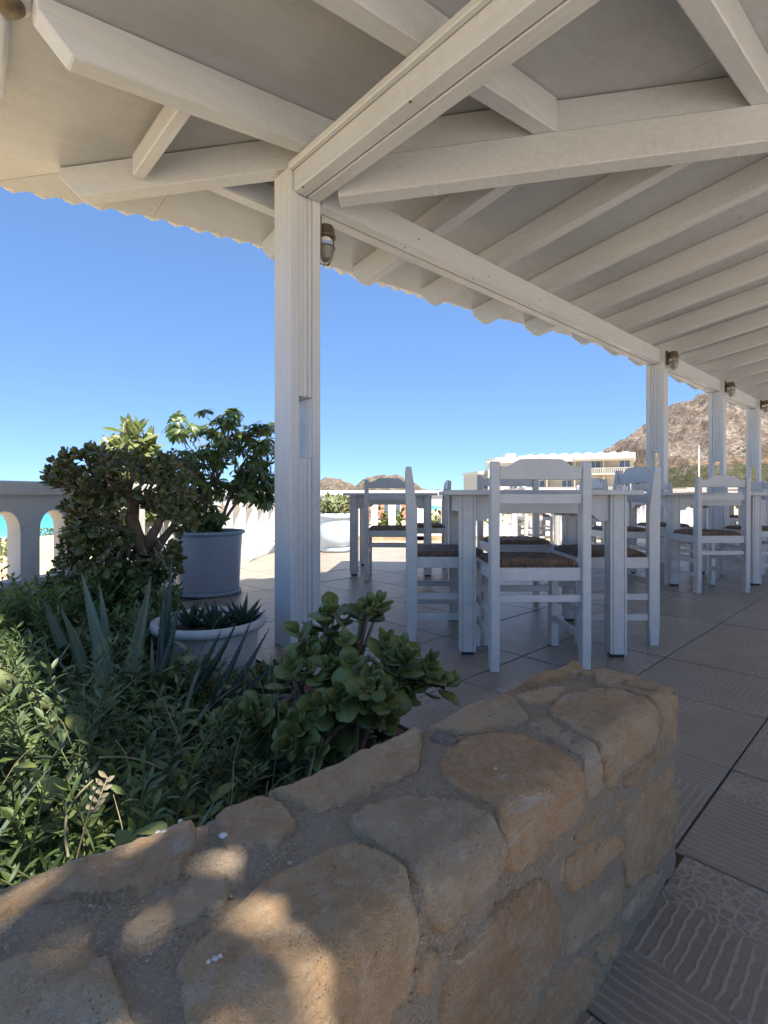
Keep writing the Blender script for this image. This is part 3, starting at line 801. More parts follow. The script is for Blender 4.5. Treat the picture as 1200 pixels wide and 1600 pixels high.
srng = random.Random(21)
def stone(poly, tint, res=0.005, H=None, mapf=prof_point, R_=None, rough=1.0):
    poly = chaikin(poly, 1)
    cen = poly.mean(0); dv = poly - cen; poly = poly + dv / np.linalg.norm(dv, axis=1)[:, None] * 0.0055
    H = srng.uniform(0.004, 0.007) if H is None else H * 0.5; R_ = srng.uniform(0.004, 0.007) if R_ is None else R_
    sd = srng.uniform(0, 100)
    lo, hi = poly.min(0) - 2 * res, poly.max(0) + 2 * res
    nx = max(3, int((hi[0] - lo[0]) / res)); ny = max(3, int((hi[1] - lo[1]) / res))
    gx, gy = np.meshgrid(np.linspace(lo[0], hi[0], nx), np.linspace(lo[1], hi[1], ny), indexing='ij')
    P = np.stack([gx.ravel(), gy.ravel()], 1)
    wob = np.array([mnoise.noise((p[0] * 22 + sd, p[1] * 22, sd)) * 0.003 + mnoise.noise((p[0] * 70 + sd, p[1] * 70, sd)) * 0.0025 for p in P])
    sd_ = sdist(P, poly) + wob
    e = np.clip(sd_ / R_, 0, 1)
    tx, ty = srng.uniform(-0.025, 0.025), srng.uniform(-0.025, 0.025); cx, cy = poly.mean(0)
    lowf = np.array([mnoise.noise((p[0] * 11 + sd, p[1] * 11, sd * 0.7)) for p in P])
    # broken bedding steps of the limestone
    stp = np.array([mnoise.noise((p[0] * 16 - sd, p[1] * 30, sd)) for p in P]); stp = np.floor(stp * 4) / 4
    fine = np.array([mnoise.fractal((p[0] * 60 + sd, p[1] * 60, sd), 0.9, 2.1, 4) for p in P])
    top = H + tx * (P[:, 0] - cx) + ty * (P[:, 1] - cy) + rough * (0.0024 * lowf + 0.0046 * stp + 0.0026 * fine)
    h = -0.008 + (top + 0.008) * np.clip(1 - (1 - e) ** 2, 0, 1)
    h = np.where(sd_ < 0, -0.012 + 0.4 * np.maximum(sd_, -0.02), h)
    keep = (sd_ > -res * 1.6).reshape(nx, ny)
    idx = -np.ones((nx, ny), int); idx[keep] = np.arange(keep.sum())
    Q = mapf(P[:, 0], P[:, 1], h)[keep.ravel()]
    Qb = mapf(P[:, 0], P[:, 1], np.full(len(P), -0.045))[keep.ravel()]
    full = keep[:-1, :-1] & keep[1:, :-1] & keep[1:, 1:] & keep[:-1, 1:]
    I, J = np.nonzero(full)
    f = np.stack([idx[I, J], idx[I + 1, J], idx[I + 1, J + 1], idx[I, J + 1]], 1)
    n = len(Q)
    # close the back so that each stone is a solid
    ed = {}
    for q in f:
        for a_, b_ in zip(q, np.roll(q, -1)): ed[(a_, b_)] = ed.get((a_, b_), 0) + 1
    sk = [(b_, a_, a_ + n, b_ + n) for (a_, b_) in ed if (b_, a_) not in ed]
    faces = np.concatenate([f, f[:, ::-1] + n, np.array(sk).reshape(-1, 4)], 0)
    o = put('stone', np_mesh('stone', np.concatenate([Q, Qb]), faces, M['stone']), wall_root)
    o.color = (min(tint[0] * 1.16, 0.67), tint[1] * 1.07, tint[2] * 1.02, 1)
    return o

TAN = (0.56, 0.42, 0.265); GOLD = (0.56, 0.395, 0.215); ORNG = (0.55, 0.375, 0.215); GREY = (0.50, 0.42, 0.305); BLUE = (0.25, 0.24, 0.225); PALE = (0.59, 0.465, 0.315); BRN = (0.51, 0.38, 0.24)
STONES = [
 ([(762,1072),(800,1048),(850,1030),(895,1032),(913,1050),(880,1066),(830,1074),(780,1081)], GOLD, 0.022),
 ([(798,1087),(884,1071),(888,1080),(852,1105),(826,1101)], TAN, 0.008),
 ([(923,1048),(963,1050),(1053,1077),(1056,1102),(1053,1172),(1031,1186),(1029,1109),(1004,1087),(969,1076),(936,1071)], TAN, 0.010),
 ([(857,1115),(877,1093),(918,1083),(953,1082),(1004,1096),(1025,1112),(1024,1156),(1013,1166),(969,1207),(966,1221),(948,1234),(942,1180),(935,1159),(905,1149),(880,1131)], TAN, 0.014),
 ([(822,1136),(839,1126),(865,1129),(903,1152),(926,1163),(938,1181),(938,1222),(915,1252),(911,1198),(905,1178),(877,1167)], GREY, 0.012),
 ([(972,1223),(982,1207),(1017,1172),(1026,1172),(1026,1188),(1007,1210),(979,1231)], BRN, 0.008),
 ([(652,1130),(690,1100),(740,1076),(773,1081),(800,1096),(824,1120),(818,1132),(770,1143),(735,1149),(690,1142)], PALE, 0.016),
 ([(688,1195),(700,1175),(745,1151),(800,1152),(850,1168),(893,1190),(906,1201),(906,1252),(897,1272),(845,1328),(802,1358),(790,1350),(786,1290),(770,1262),(720,1242),(695,1217)], ORNG, 0.017),
 ([(415,1237),(470,1202),(560,1161),(638,1130),(655,1142),(657,1180),(648,1208),(600,1235),(525,1261),(500,1274),(460,1255)], TAN, 0.017),
 ([(545,1290),(573,1270),(633,1250),(683,1248),(720,1257),(767,1277),(782,1293),(787,1333),(785,1353),(768,1376),(745,1399),(692,1452),(680,1440),(668,1425),(668,1400),(650,1370),(620,1346),(590,1331),(560,1311)], GREY, 0.016),
 ([(280,1512),(300,1480),(380,1420),(450,1370),(545,1320),(580,1335),(630,1370),(643,1400),(645,1450),(638,1500),(632,1540),(603,1580),(590,1640),(560,1720),(310,1720),(288,1570)], TAN, 0.018),
 ([(330,1267),(390,1235),(400,1240),(440,1265),(462,1290),(440,1320),(420,1344),(360,1331),(344,1315),(345,1292)], TAN, 0.013),
 ([(-70,1405),(0,1372),(80,1347),(150,1327),(220,1297),(288,1274),(302,1282),(299,1320),(280,1360),(268,1380),(210,1404),(190,1409),(120,1400),(60,1420),(0,1445),(-70,1475)], TAN, 0.016),
 ([(205,1440),(250,1411),(320,1366),(350,1371),(364,1385),(340,1430),(290,1445),(240,1470),(215,1482),(190,1462)], PALE, 0.011),
 ([(-110,1590),(-60,1540),(0,1510),(60,1500),(130,1492),(160,1512),(190,1560),(215,1620),(215,1720),(-110,1780)], PALE, 0.016),
 ([(672,1156),(685,1146),(715,1150),(718,1161),(695,1168)], BLUE, 0.007),
 ([(713,1484),(768,1427),(799,1394),(837,1375),(853,1379),(874,1430),(875,1453),(866,1499),(840,1538),(828,1600),(808,1690),(655,1720),(672,1620),(686,1576),(704,1515)], BRN, 0.013),
 ([(669,1483),(687,1489),(680,1530),(665,1554),(652,1550),(661,1515)], TAN, 0.006),
 ([(880,1369),(888,1334),(924,1313),(965,1301),(968,1318),(962,1336),(938,1363),(894,1395),(886,1397)], ORNG, 0.012),
 ([(894,1302),(918,1280),(960,1250),(975,1245),(974,1264),(966,1287),(930,1304),(902,1322)], BRN, 0.010),
 ([(857,1350),(872,1331),(881,1345),(876,1384),(861,1371)], TAN, 0.008),
 ([(973,1279),(984,1255),(1014,1228),(1044,1195),(1054,1186),(1056,1240),(1050,1318),(1022,1352),(990,1377),(976,1388),(971,1330)], TAN, 0.012),
 ([(879,1455),(914,1416),(954,1379),(970,1363),(968,1420),(935,1459),(915,1469),(895,1489),(881,1493)], GREY, 0.010),
 ([(837,1563),(868,1517),(914,1490),(939,1518),(931,1560),(902,1590),(860,1640),(822,1660)], BRN, 0.009),
 ([(974,1424),(1008,1372),(1033,1350),(1030,1368),(1000,1422),(972,1448)], GREY, 0.009),
 ([(925,1482),(965,1452),(962,1480),(940,1512)], TAN, 0.008),
]
for pl, tint, H in STONES:
    q = [px_us(*p) for p in pl]
    _k = srng.uniform(0.93, 1.07); jt = tuple(c * _k for c in tint)
    o = stone(q, jt, 0.0045 if max(p[1] for p in pl) > 1250 else 0.0055, H)
# stones of the stretch to the left of the picture, and of the end face
def quads(u0, u1, s0, s1, nu, ns, mapf=prof_point):
    for i in range(nu):
        for j in range(ns):
            a0, a1 = u0 + (u1 - u0) * i / nu, u0 + (u1 - u0) * (i + 1) / nu; b0, b1 = s0 + (s1 - s0) * j / ns, s0 + (s1 - s0) * (j + 1) / ns
            sh = (j % 2) * (a1 - a0) * 0.4 if mapf is prof_point else 0; g = 0.012
            J = lambda: srng.uniform(-0.014, 0.014)
            p = [(a0 + sh + g + J(), b0 + g + J()), ((a0 + a1) / 2 + sh, b0 + g * .6 + J()), (a1 + sh - g + J(), b0 + g + J()), (a1 + sh - g + J(), b1 - g + J()), ((a0 + a1) / 2 + sh, b1 - g * .6 + J()), (a0 + sh + g + J(), b1 - g + J())]
            t_ = srng.choice((TAN, PALE, GOLD, BRN, GREY)); stone(p, tuple(c * srng.uniform(0.9, 1.1) for c in t_), 0.012, None, mapf)
quads(-1.5, -0.17, -0.33, 0.225, 6, 4)
quads(-0.17, 0.22, -0.34, -0.09, 2, 2)
quads(0.012, 0.222, 0.02, 0.335, 2, 3, end_point)

# mortar core
def mortar():
    us = np.concatenate([np.arange(-1.5, -0.25, 0.02), np.arange(-0.25, UEND + 0.001, 0.0065)])
    us[-1] = UEND - 0.004
    ss = np.concatenate([np.arange(-WZ, -0.02, 0.0065), np.arange(-0.02, 0.32, 0.0055), np.arange(0.325, WID + WZ, 0.03), [WID + WZ]])
    gu, gs = np.meshgrid(us, ss, indexing='ij'); P = np.stack([gu.ravel(), gs.ravel()], 1)
    h = np.array([0.0042 * mnoise.noise((p[0] * 14, p[1] * 14, 3.3)) + 0.0028 * mnoise.noise((p[0] * 55, p[1] * 55, 1.3)) + 0.0016 * mnoise.noise((p[0] * 150, p[1] * 150, 7.3)) for p in P]) + 0.001
    Q = prof_point(P[:, 0], P[:, 1], h); nu, ns = len(us), len(ss)
    i, j = np.meshgrid(np.arange(nu - 1), np.arange(ns - 1), indexing='ij'); i = i.ravel(); j = j.ravel()
    f = np.stack([i*ns+j, (i+1)*ns+j, (i+1)*ns+j+1, i*ns+j+1], 1)
    put('mortar', np_mesh('mortar', Q, f, M['mortar']), wall_root)
    a = np.linspace(0.0, WID, 30); b = np.linspace(0, WZ, 40)
    ga, gb = np.meshgrid(a, b, indexing='ij'); P = np.stack([ga.ravel(), gb.ravel()], 1)
    h = np.array([0.004 * mnoise.noise((p[0] * 30, p[1] * 30, 9.3)) for p in P]) - 0.002
    Q = end_point(P[:, 0], P[:, 1], h); i, j = np.meshgrid(np.arange(29), np.arange(39), indexing='ij'); i = i.ravel(); j = j.ravel()
    put('end_mortar', np_mesh('end_mortar', Q, np.stack([i*40+j, (i+1)*40+j, (i+1)*40+j+1, i*40+j+1], 1), M['mortar']), wall_root)
mortar()
# grit and pebbles bedded in the mortar
def pebbles():
    ico = bmesh.new(); bmesh.ops.create_icosphere(ico, subdivisions=1, radius=1.0)
    V = np.array([v.co for v in ico.verts]); Fc = np.array([[v.index for v in f.verts] for f in ico.faces]); ico.free()
    r = np.random.default_rng(3); vs, fs = [], []; n = 0
    for k in range(1200):
        u = r.uniform(-0.1, UEND - 0.02); s = r.uniform(-0.1, WID + 0.01) if r.random() < 0.9 else r.uniform(-0.33, 0)
        sz = r.uniform(0.0008, 0.0018) * (1.6 if r.random() < 0.06 else 1)
        c = prof_point(np.array([u]), np.array([s]), np.array([0.0012]))[0]
        vs.append(V * (sz * r.uniform(0.7, 1.3, 3)) + c); fs.append(Fc + n); n += len(V)
    t = NT('mortar_grit'); geo = t.n('ShaderNodeNewGeometry')
    c = t.ramp(geo.outputs['Random Per Island'], [(0, (0.20, 0.15, 0.11)), (0.45, (0.33, 0.27, 0.20)), (0.85, (0.42, 0.36, 0.28)), (1, (0.46, 0.41, 0.33))])
    o = put('grit', np_mesh('grit', np.concatenate(vs), np.concatenate(fs), t.done(c, 0.8)), wall_root); o['kind'] = 'stuff'
pebbles()
# white splashes on the stones
M['splash'] = plain('white_splash', (0.62, 0.60, 0.55), 0.9)
bpy.context.view_layer.update()
for (px, py, r) in ((247, 1308, .0034), (256, 1310, .003), (282, 1280, .003), (349, 1316, .0048), (334, 1283, .0032), (336, 1361, .0026), (336, 1511, .0030), (343, 1505, .0026), (326, 1516, .002), (774, 1207, .0026)):
    u, s = px_us(px, py)
    mb = MB(); n = 12; ring = [(math.cos(6.283*i/n) * r * srng.uniform(.75, 1.25), math.sin(6.283*i/n) * r * srng.uniform(.75, 1.25)) for i in range(n)]
    mb.prism([(a_, b_, -0.001) for a_, b_ in ring], [(a_ * .8, b_ * .8, 0.0008) for a_, b_ in ring])
    zt = WZ - 0.002
    for so in wall_root.children:
        if so.name.startswith('stone'):
            hit, co, nn, ii = so.ray_cast((u, VF + s, 1.0), (0, 0, -1))
            if hit: zt = max(zt, co.z)
    mb.build('white_splash', M['splash'], wall_root, smooth=True, loc=(u, VF + s, zt))

# ------------------------------------------------------------------ planter bed
bed = MB()
BEDP = [uv2w(-2.2, VF + 0.2), uv2w(UEND + 0.02, VF + 0.2), uv2w(U0 - 0.012, 2.9), (-1.72, 4.0), (-2.5, 2.2), uv2w(-2.2, 2.9)]
def bed_z(u, v): return -0.05 + 0.05 * mnoise.noise((u * 3, v * 3, 0.2)) + 0.02 * mnoise.noise((u * 14, v * 14, 0.7))
gu = np.arange(-2.0, 1.16, 0.05); gv = np.arange(0.52, 3.6, 0.05)
vs = []; keepf = []
for u in gu:
    for v in gv:
        x, d = uv2w(min(u, U0 - 0.014), v); vs.append((x, d, bed_z(u, v)))
nv_ = len(gv); fs = [(i*nv_+j, (i+1)*nv_+j, (i+1)*nv_+j+1, i*nv_+j+1) for i in range(len(gu)-1) for j in range(nv_-1)]
fs = [f for f in fs if not (vs[f[0]][0] < -1.75 - 0.385 * (4.0 - vs[f[0]][1]) - 0.25)]
o = put('planter_soil', np_mesh('planter_soil', vs, fs, M['soil'])); tag(o, kind='structure')
# low kerb that keeps the soil off the tiles
mb = MB(); mb.box(U0 - 0.05, U0 - 0.004, VF + WID + 0.03, 2.9, -0.3, -0.004)
o = mb.build('planter_edging', M['terracotta'], None, bevel=0.006, rot=(0, 0, ROT)); tag(o, 'reddish edging strip between planter soil and floor tiles', 'edging')

# ================================================================== FURNITURE
def m_rush():
    t = NT('woven_rush_seat'); v = t.coords('Object')
    sep = t.n('ShaderNodeSeparateXYZ'); t.l(v, sep.inputs[0])
    ax, ay = t.math('ABSOLUTE', sep.outputs[0]), t.math('ABSOLUTE', sep.outputs[1])
    sel = t.math('GREATER_THAN', ax, ay)
    co = t.mix(sel, sep.outputs[0], sep.outputs[1])         # strands run parallel to the nearer edge pair
    wob = t.noise(v, 30, 3)
    ph = t.math('MULTIPLY_ADD', wob, 3.0, t.math('MULTIPLY', co, 620.0))
    st = t.math('MULTIPLY_ADD', t.math('SINE', ph), 0.5, 0.5)
    a = t.noise(t.coords('Object', (1, 1, 1), (0, 0, 0), True), 26, 4)
    c = t.ramp(a, [(0.28, (0.11, 0.08, 0.062)), (0.5, (0.27, 0.17, 0.11)), (0.72, (0.46, 0.28, 0.14))])
    c = t.mix(t.mr(st, 0, 0.6, 0.7, 0), c, (0.012, 0.009, 0.008))
    return t.done(c, 0.6, t.bump(st, 0.9, 0.004))
M['rush'] = m_rush()

CW, CD, CH, SZ = 0.415, 0.40, 0.868, 0.432
def make_chair():
    root = empty('chair', (0, 0, 0), 0, 'x', 'chair', 'white taverna chairs')
    mat = M['furn']; w = CW / 2; L = 0.036
    # front legs
    for s in (-1, 1):
        MB().box(s*(w-L/2)-L/2, s*(w-L/2)+L/2, CD/2-L, CD/2, 0, SZ-0.004).build('leg', mat, root, bevel=0.003)
    # rear legs: one sawn board, foot kicked back, upper part leaning back
    prof = [(-0.200, 0), (-0.158, 0), (-0.153, 0.10), (-0.153, 0.66), (-0.182, CH), (-0.211, CH - 0.004), (-0.207, 0.60), (-0.205, 0.10)]
    for s in (-1, 1):
        x0, x1 = s*(w-L/2)-L/2, s*(w-L/2)+L/2
        MB().prism([(x0, y, z) for y, z in prof], [(x1, y, z) for y, z in prof]).build('leg', mat, root, bevel=0.003)
    iw = w - L
    # seat rails
    MB().box(-iw, iw, CD/2-0.029, CD/2-0.007, SZ-0.058, SZ-0.004).build('seat_rail', mat, root, bevel=0.002)
    MB().box(-iw, iw, -0.192, -0.168, SZ-0.058, SZ-0.004).build('seat_rail', mat, root, bevel=0.002)
    for s in (-1, 1):
        MB().box(s*(w-0.018)-0.011, s*(w-0.018)+0.011, -0.155, CD/2-L, SZ-0.058, SZ-0.004).build('seat_rail', mat, root, bevel=0.002)
    # stretchers
    for z in (0.135, 0.235):
        for s in (-1, 1):
            MB().box(s*(w-0.018)-0.008, s*(w-0.018)+0.008, -0.17, CD/2-L, z-0.015, z+0.015).build('stretcher', mat, root, bevel=0.002)
    MB().box(-iw, iw, CD/2-0.026, CD/2-0.010, 0.262, 0.292).build('stretcher', mat, root, bevel=0.002)
    MB().box(-iw, iw, -0.188, -0.172, 0.285, 0.315).build('stretcher', mat, root, bevel=0.002)
    # crest rail with raised middle
    def yb(z): return -0.186 - 0.010 * (z - 0.66) / (CH - 0.66)
    prof = [(-iw, 0.792), (iw, 0.792)]; top = []
    for i in range(25):
        x = iw - 2 * iw * i / 24; a = abs(x) / iw
        if a < 0.48: z = 0.876
        elif a > 0.80: z = 0.846
        else:
            q = (a - 0.48) / 0.32; z = 0.876 - 0.030 * (q * q * (3 - 2 * q))
        if a < 0.48: z += 0.002 * (1 - a / 0.48)
        top.append((x, z))
    prof += top
    MB().prism([(x, yb(z) - 0.009, z) for x, z in prof], [(x, yb(z) + 0.009, z) for x, z in prof]).build('crest_rail', mat, root, bevel=0.0025)
    z0, z1 = 0.692, 0.734
    MB().prism([(-iw, yb(z0)-0.009, z0), (iw, yb(z0)-0.009, z0), (iw, yb(z1)-0.009, z1), (-iw, yb(z1)-0.009, z1)],
               [(-iw, yb(z0)+0.009, z0), (iw, yb(z0)+0.009, z0), (iw, yb(z1)+0.009, z1), (-iw, yb(z1)+0.009, z1)]).build('back_slat', mat, root, bevel=0.0025)
    # rush seat: four woven triangles, sagging at the middle, rolled over the rails
    n = 28; sx, sy = iw + 0.012, 0.172
    vs = []
    for i in range(n + 1):
        for j in range(n + 1):
            a, b = -1 + 2 * i / n, -1 + 2 * j / n
            m_ = max(abs(a), abs(b)); ridge = abs(abs(a) - abs(b))
            z = SZ + 0.012 + 0.012 * min(1, (1 - m_) * 7) - 0.012 * max(0, 0.7 - m_) - 0.006 * math.exp(-ridge * 14) * (m_ > 0.05) + 0.002 * math.sin(a * 23) * math.cos(b * 19)
            if m_ > 0.93: z -= 0.020 * (m_ - 0.93) / 0.07
            vs.append((a * sx, b * sy + 0.012, z))
    N = len(vs); vs += [(x, y, SZ - 0.012) for x, y, z in vs]
    W1 = n + 1; fs = []
    for i in range(n):
        for j in range(n):
            q = i*W1+j; fs.append((q, q+W1, q+W1+1, q+1)); fs.append((N+q, N+q+1, N+q+W1+1, N+q+W1))
    for i in range(n):
        for (p, q) in ((i*W1, (i+1)*W1), ((i+1)*W1+n, i*W1+n), (i+1, i), (n*W1+i, n*W1+i+1)):
            fs.append((p, q, N+q, N+p))
    put('seat', np_mesh('seat', vs, fs, M['rush']), root)
    return root

def make_table():
    root = empty('table', (0, 0, 0), 0, 'x', 'table', 'white taverna tables')
    mat = M['furn']; a = 0.335; T = 0.425; H = 0.752
    # planked top
    n = 6; w = 2 * T / n
    for i in range(n):
        y0 = -T + i * w
        MB().box(-T, T, y0 + 0.0006, y0 + w - 0.0006, H - 0.022, H).build('top_plank', mat, root, bevel=0.0016)
    lp = 0.036; g = 0.004
    # leg section with bead grooves near the corners
    sec = []
    for k in range(4):
        ca, sa = math.cos(k * math.pi / 2), math.sin(k * math.pi / 2)
        for (x, y) in ((lp, -lp), (lp, -lp + 0.009), (lp - g, -lp + 0.010), (lp - g, -lp + 0.013), (lp, -lp + 0.014), (lp, lp - 0.014), (lp - g, lp - 0.013), (lp - g, lp - 0.010), (lp, lp - 0.009)):
            sec.append((ca * x - sa * y, sa * x + ca * y))
    for sx in (-1, 1):
        for sy in (-1, 1):
            leg = MB().prism([(x + sx * a, y + sy * a, 0.016) for x, y in sec], [(x + sx * a, y + sy * a, H - 0.0225) for x, y in sec]).build('leg', mat, root)
            MB().box(sx*a - 0.026, sx*a + 0.026, sy*a - 0.026, sy*a + 0.026, 0.0, 0.0155).build('foot_pad', M['rubber'], leg)
    # shaped aprons
    z1 = H - 0.0225; e = a - lp - 0.0005
    pr = [(-e, z1), (e, z1), (e, z1 - 0.118)]
    for i in range(9): q = i / 8; pr.append((e - 0.045 - 0.055 * q, z1 - 0.118 + 0.034 * math.sin(q * math.pi / 2)))
    for i in range(9): q = 1 - i / 8; pr.append((-e + 0.045 + 0.055 * q, z1 - 0.118 + 0.034 * math.sin(q * math.pi / 2)))
    pr.append((-e, z1 - 0.118))
    for k in range(4):
        mb = MB().prism([(x, -a - 0.022, z) for x, z in pr], [(x, -a, z) for x, z in pr])
        mb.build('apron', mat, root, bevel=0.002, rot=(0, 0, k * math.pi / 2))
    return root

table0 = make_table(); chair0 = make_chair(); used = {'t': 0, 'c': 0}
def table(x, d, deg, label):
    o = table0 if not used['t'] else copy_tree(table0); used['t'] += 1
    o.location = (x, d, 0); o.rotation_euler = (0, 0, R(deg)); o['label'] = label
def chair(x, d, deg, label):
    """deg: direction faced, 0 = away from the camera, 90 = to the left"""
    o = chair0 if not used['c'] else copy_tree(chair0); used['c'] += 1
    o.location = (x, d, 0); o.rotation_euler = (0, 0, R(deg)); o['label'] = label
table(0.735, 2.69, -3, 'square white table nearest the camera, ringed by four chairs')
chair(0.640, 2.315, 1.5, 'white rush-seat chair with its back to the camera, nearest of all')
chair(0.322, 2.70, -92, 'white chair seen side-on at the left of the nearest table')
chair(1.125, 2.69, 91, 'white chair seen side-on at the right of the nearest table')
chair(0.845, 3.325, 180, 'white chair facing the camera on the far side of the nearest table')
table(0.09, 5.02, -5, 'white table by the sunlit floor, left of the nearest table')
chair(0.05, 4.58, -3, 'white chair with its back to the camera at the left-hand farther table')
chair(0.42, 4.98, 88, 'white chair side-on at the right of the left-hand farther table')
table(2.67, 4.52, 2, 'white table at right with a chair back in front of it')
chair(2.515, 4.03, 4, 'white chair with back and two legs clear, at right of the picture')
chair(2.03, 4.47, -90, 'white chair seen between the nearest table and the right-hand table')
chair(2.78, 5.15, 180, 'white chair on the far side of the right-hand table')
chair(3.30, 4.55, 90, 'white chair at the right side of the right-hand table')
table(4.66, 5.55, 3, 'white table cut off by the right edge of the picture')
chair(4.10, 5.45, -88, 'white chair cut off by the right edge, seat and stretchers showing')
table(2.78, 7.6, 0, 'white table far back beside the balustrade, half in sun')
chair(2.22, 7.58, -90, 'white chair left of the table far back by the balustrade')
chair(2.80, 7.12, 0, 'white chair in front of the table far back by the balustrade')
chair(3.34, 7.62, 90, 'white chair right of the table far back by the balustrade')
table(5.4, 7.2, 0, 'white table farthest right behind the second fluted post')
chair(4.85, 7.2, -90, 'white chair left of the table behind the second fluted post')

# ------------------------------------------------------------------ bulkhead lamps on the posts
M['bronze'] = plain('weathered_bronze', (0.16, 0.125, 0.08), 0.6, 0.3, 30, 0.3, 80, 0.35)
def m_glass(name, col=(0.55, 0.52, 0.46)):
    t = NT(name); t.b.inputs['Transmission Weight'].default_value = 0.75
    return t.done(col, 0.28)
M['lampglass'] = m_glass('dusty_lamp_glass')
def make_lamp():
    root = empty('bulkhead_lamp', (0, 0, 0), 0, 'x', 'lamp', 'caged lamps on the veranda posts')
    MB().box(0, 0.014, -0.042, 0.042, -0.10, 0.05).build('back_plate', M['bronze'], root, bevel=0.005)
    mb = MB(); mb.tube([(0.01, 0, 0.0), (0.05, 0, 0.004), (0.062, 0, 0.0)], 0.022, 10); mb.build('arm', M['bronze'], root, smooth=True)
    mb = MB(); mb.lathe([(0.018, 0.032), (0.036, 0.028), (0.044, 0.012), (0.046, -0.016), (0.052, -0.020), (0.052, -0.032), (0.040, -0.034)], 20, 0.066, 0)
    mb.build('cap', M['bronze'], root, smooth=True)
    mb = MB(); mb.lathe([(0.034, -0.030), (0.036, -0.07), (0.034, -0.11), (0.026, -0.14), (0.010, -0.152)], 18, 0.066, 0)
    mb.build('glass', M['lampglass'], root, smooth=True)
    for k in range(4):
        a = k * math.pi / 2 + 0.4; c, s = math.cos(a), math.sin(a)
        pts = [(0.066 + c * r, s * r, z) for r, z in ((0.047, -0.030), (0.046, -0.08), (0.043, -0.12), (0.030, -0.155), (0.006, -0.168))]
        mb = MB(); mb.tube(pts, 0.0030, 6); mb.build('cage_bar', M['bronze'], root, smooth=True)
    mb = MB(); mb.tube([(0.066 + 0.047 * math.cos(6.283*i/20), 0.047 * math.sin(6.283*i/20), -0.082) for i in range(21)], 0.003, 6); mb.build('cage_ring', M['bronze'], root, smooth=True)
    return root
lamp0 = make_lamp()
for i, (u, fl, lab) in enumerate(POSTS):
    o = lamp0 if i == 0 else copy_tree(lamp0)
    uu = u + (0.172 if i == 0 else 0.13) + 0.001; vv = VBEAM + (0.045 if i == 0 else 0.01)
    if i: uu, vv = u + 0.085, VBEAM - 0.0365
    x, d = uv2w(uu, vv, THR); o.location = (x, d, 2.07 if i == 0 else 2.255); o.rotation_euler = (0, 0, ROTR - (math.pi / 2 if i else 0))
    o['label'] = ['caged bronze bulkhead lamp on the near corner post', 'caged lamp on the post behind the nearest table', 'caged lamp on the second post from the right edge', 'caged lamp on the farthest post at the right edge'][i]

# round lamp base and conduit under the side eave, top left corner
def ray_at(px, py, z):
    d = (z - CAMZ) * F / (PY - py); return ((px - PX) / F * d, d)
x, d = ray_at(13, -6, 2.31)
rl = empty('ceiling_lamp', (x, d, 2.31), 0, 'round brown lamp fitting under the eave in the top left corner', 'lamp')
MB().lathe([(0.068, 0.03), (0.070, 0.0), (0.062, -0.014), (0.045, -0.02)], 28).build('base', M['wood_h'], rl, smooth=True)
MB().lathe([(0.044, -0.018), (0.046, -0.03), (0.034, -0.045), (0.012, -0.05)], 24).build('socket', M['bronze'], rl, smooth=True)
x0, d0 = ray_at(6, 18, 2.30); x1, d1 = ray_at(-3, 145, 2.26)
cd = MB(); cd.tube([(x0, d0, 2.30), ((x0+x1)/2, (d0+d1)/2, 2.283), (x1, d1, 2.262)], 0.022, 12)
tag(cd.build('conduit', M['wood_u'], None, smooth=True), 'pale painted pipe running along the ceiling at the top left edge', 'pipe')

# ================================================================== POTS AND PLANTS
def leaf_arrays(L, Wd, thick=0.0, fold=0.15, curve=0.1, n=4, shape='oval', tip=0.0):
    """leaf along +Y, face up +Z; closed lens when thick > 0"""
    ys = np.linspace(0, 1, n + 2); rows = []
    for y in ys:
        if shape == 'oval': w = math.sin(math.pi * min(max(y, 0.0), 1.0) ** 1.15) ** 0.75
        elif shape == 'obovate': w = (math.sin(math.pi * (0.06 + 0.90 * y ** 1.35)) ** 0.75)
        else: w = math.sin(math.pi * (0.05 + 0.95 * y) ** 0.8) ** 0.9
        rows.append((y, max(w, 0.03)))
    vs, fs = [], []
    for y, w in rows:
        z = -curve * L * y * y
        hw = w * Wd / 2
        vs += [(-hw, y * L, z + fold * hw), (0, y * L, z), (hw, y * L, z + fold * hw)]
    for i in range(len(rows) - 1):
        a = i * 3
        fs += [(a, a+1, a+4, a+3), (a+1, a+2, a+5, a+4)]
    if thick > 0:
        N = len(vs)
        for i, (y, w) in enumerate(rows):
            x0, x1, x2 = vs[i*3], vs[i*3+1], vs[i*3+2]
            vs += [(x0[0], x0[1], x0[2] - 0.0002), (x1[0], x1[1], x1[2] - thick * w), (x2[0], x2[1], x2[2] - 0.0002)]
            vs[i*3+1] = (x1[0], x1[1], x1[2] + thick * w * 0.35)
        for i in range(len(rows) - 1):
            a = N + i * 3; fs += [(a, a+3, a+4, a+1), (a+1, a+4, a+5, a+2)]
            b = i * 3; fs += [(b, b+3, N+b+3, N+b), (b+2, N+b+2, N+b+5, b+5)]
        e = (len(rows) - 1) * 3; fs += [(e, e+1, N+e+1, N+e), (e+1, e+2, N+e+2, N+e+1)]
    return np.array(vs, np.float32), np.array(fs, np.int32)

def frame(dirv, up):
    d = Vector(dirv).normalized(); u = Vector(up)
    x = d.cross(u)
    if x.length < 1e-3: x = d.cross(Vector((1, 0, 0.1)))
    x.normalize(); z = x.cross(d).normalized()
    return Matrix((x, d, z)).transposed()

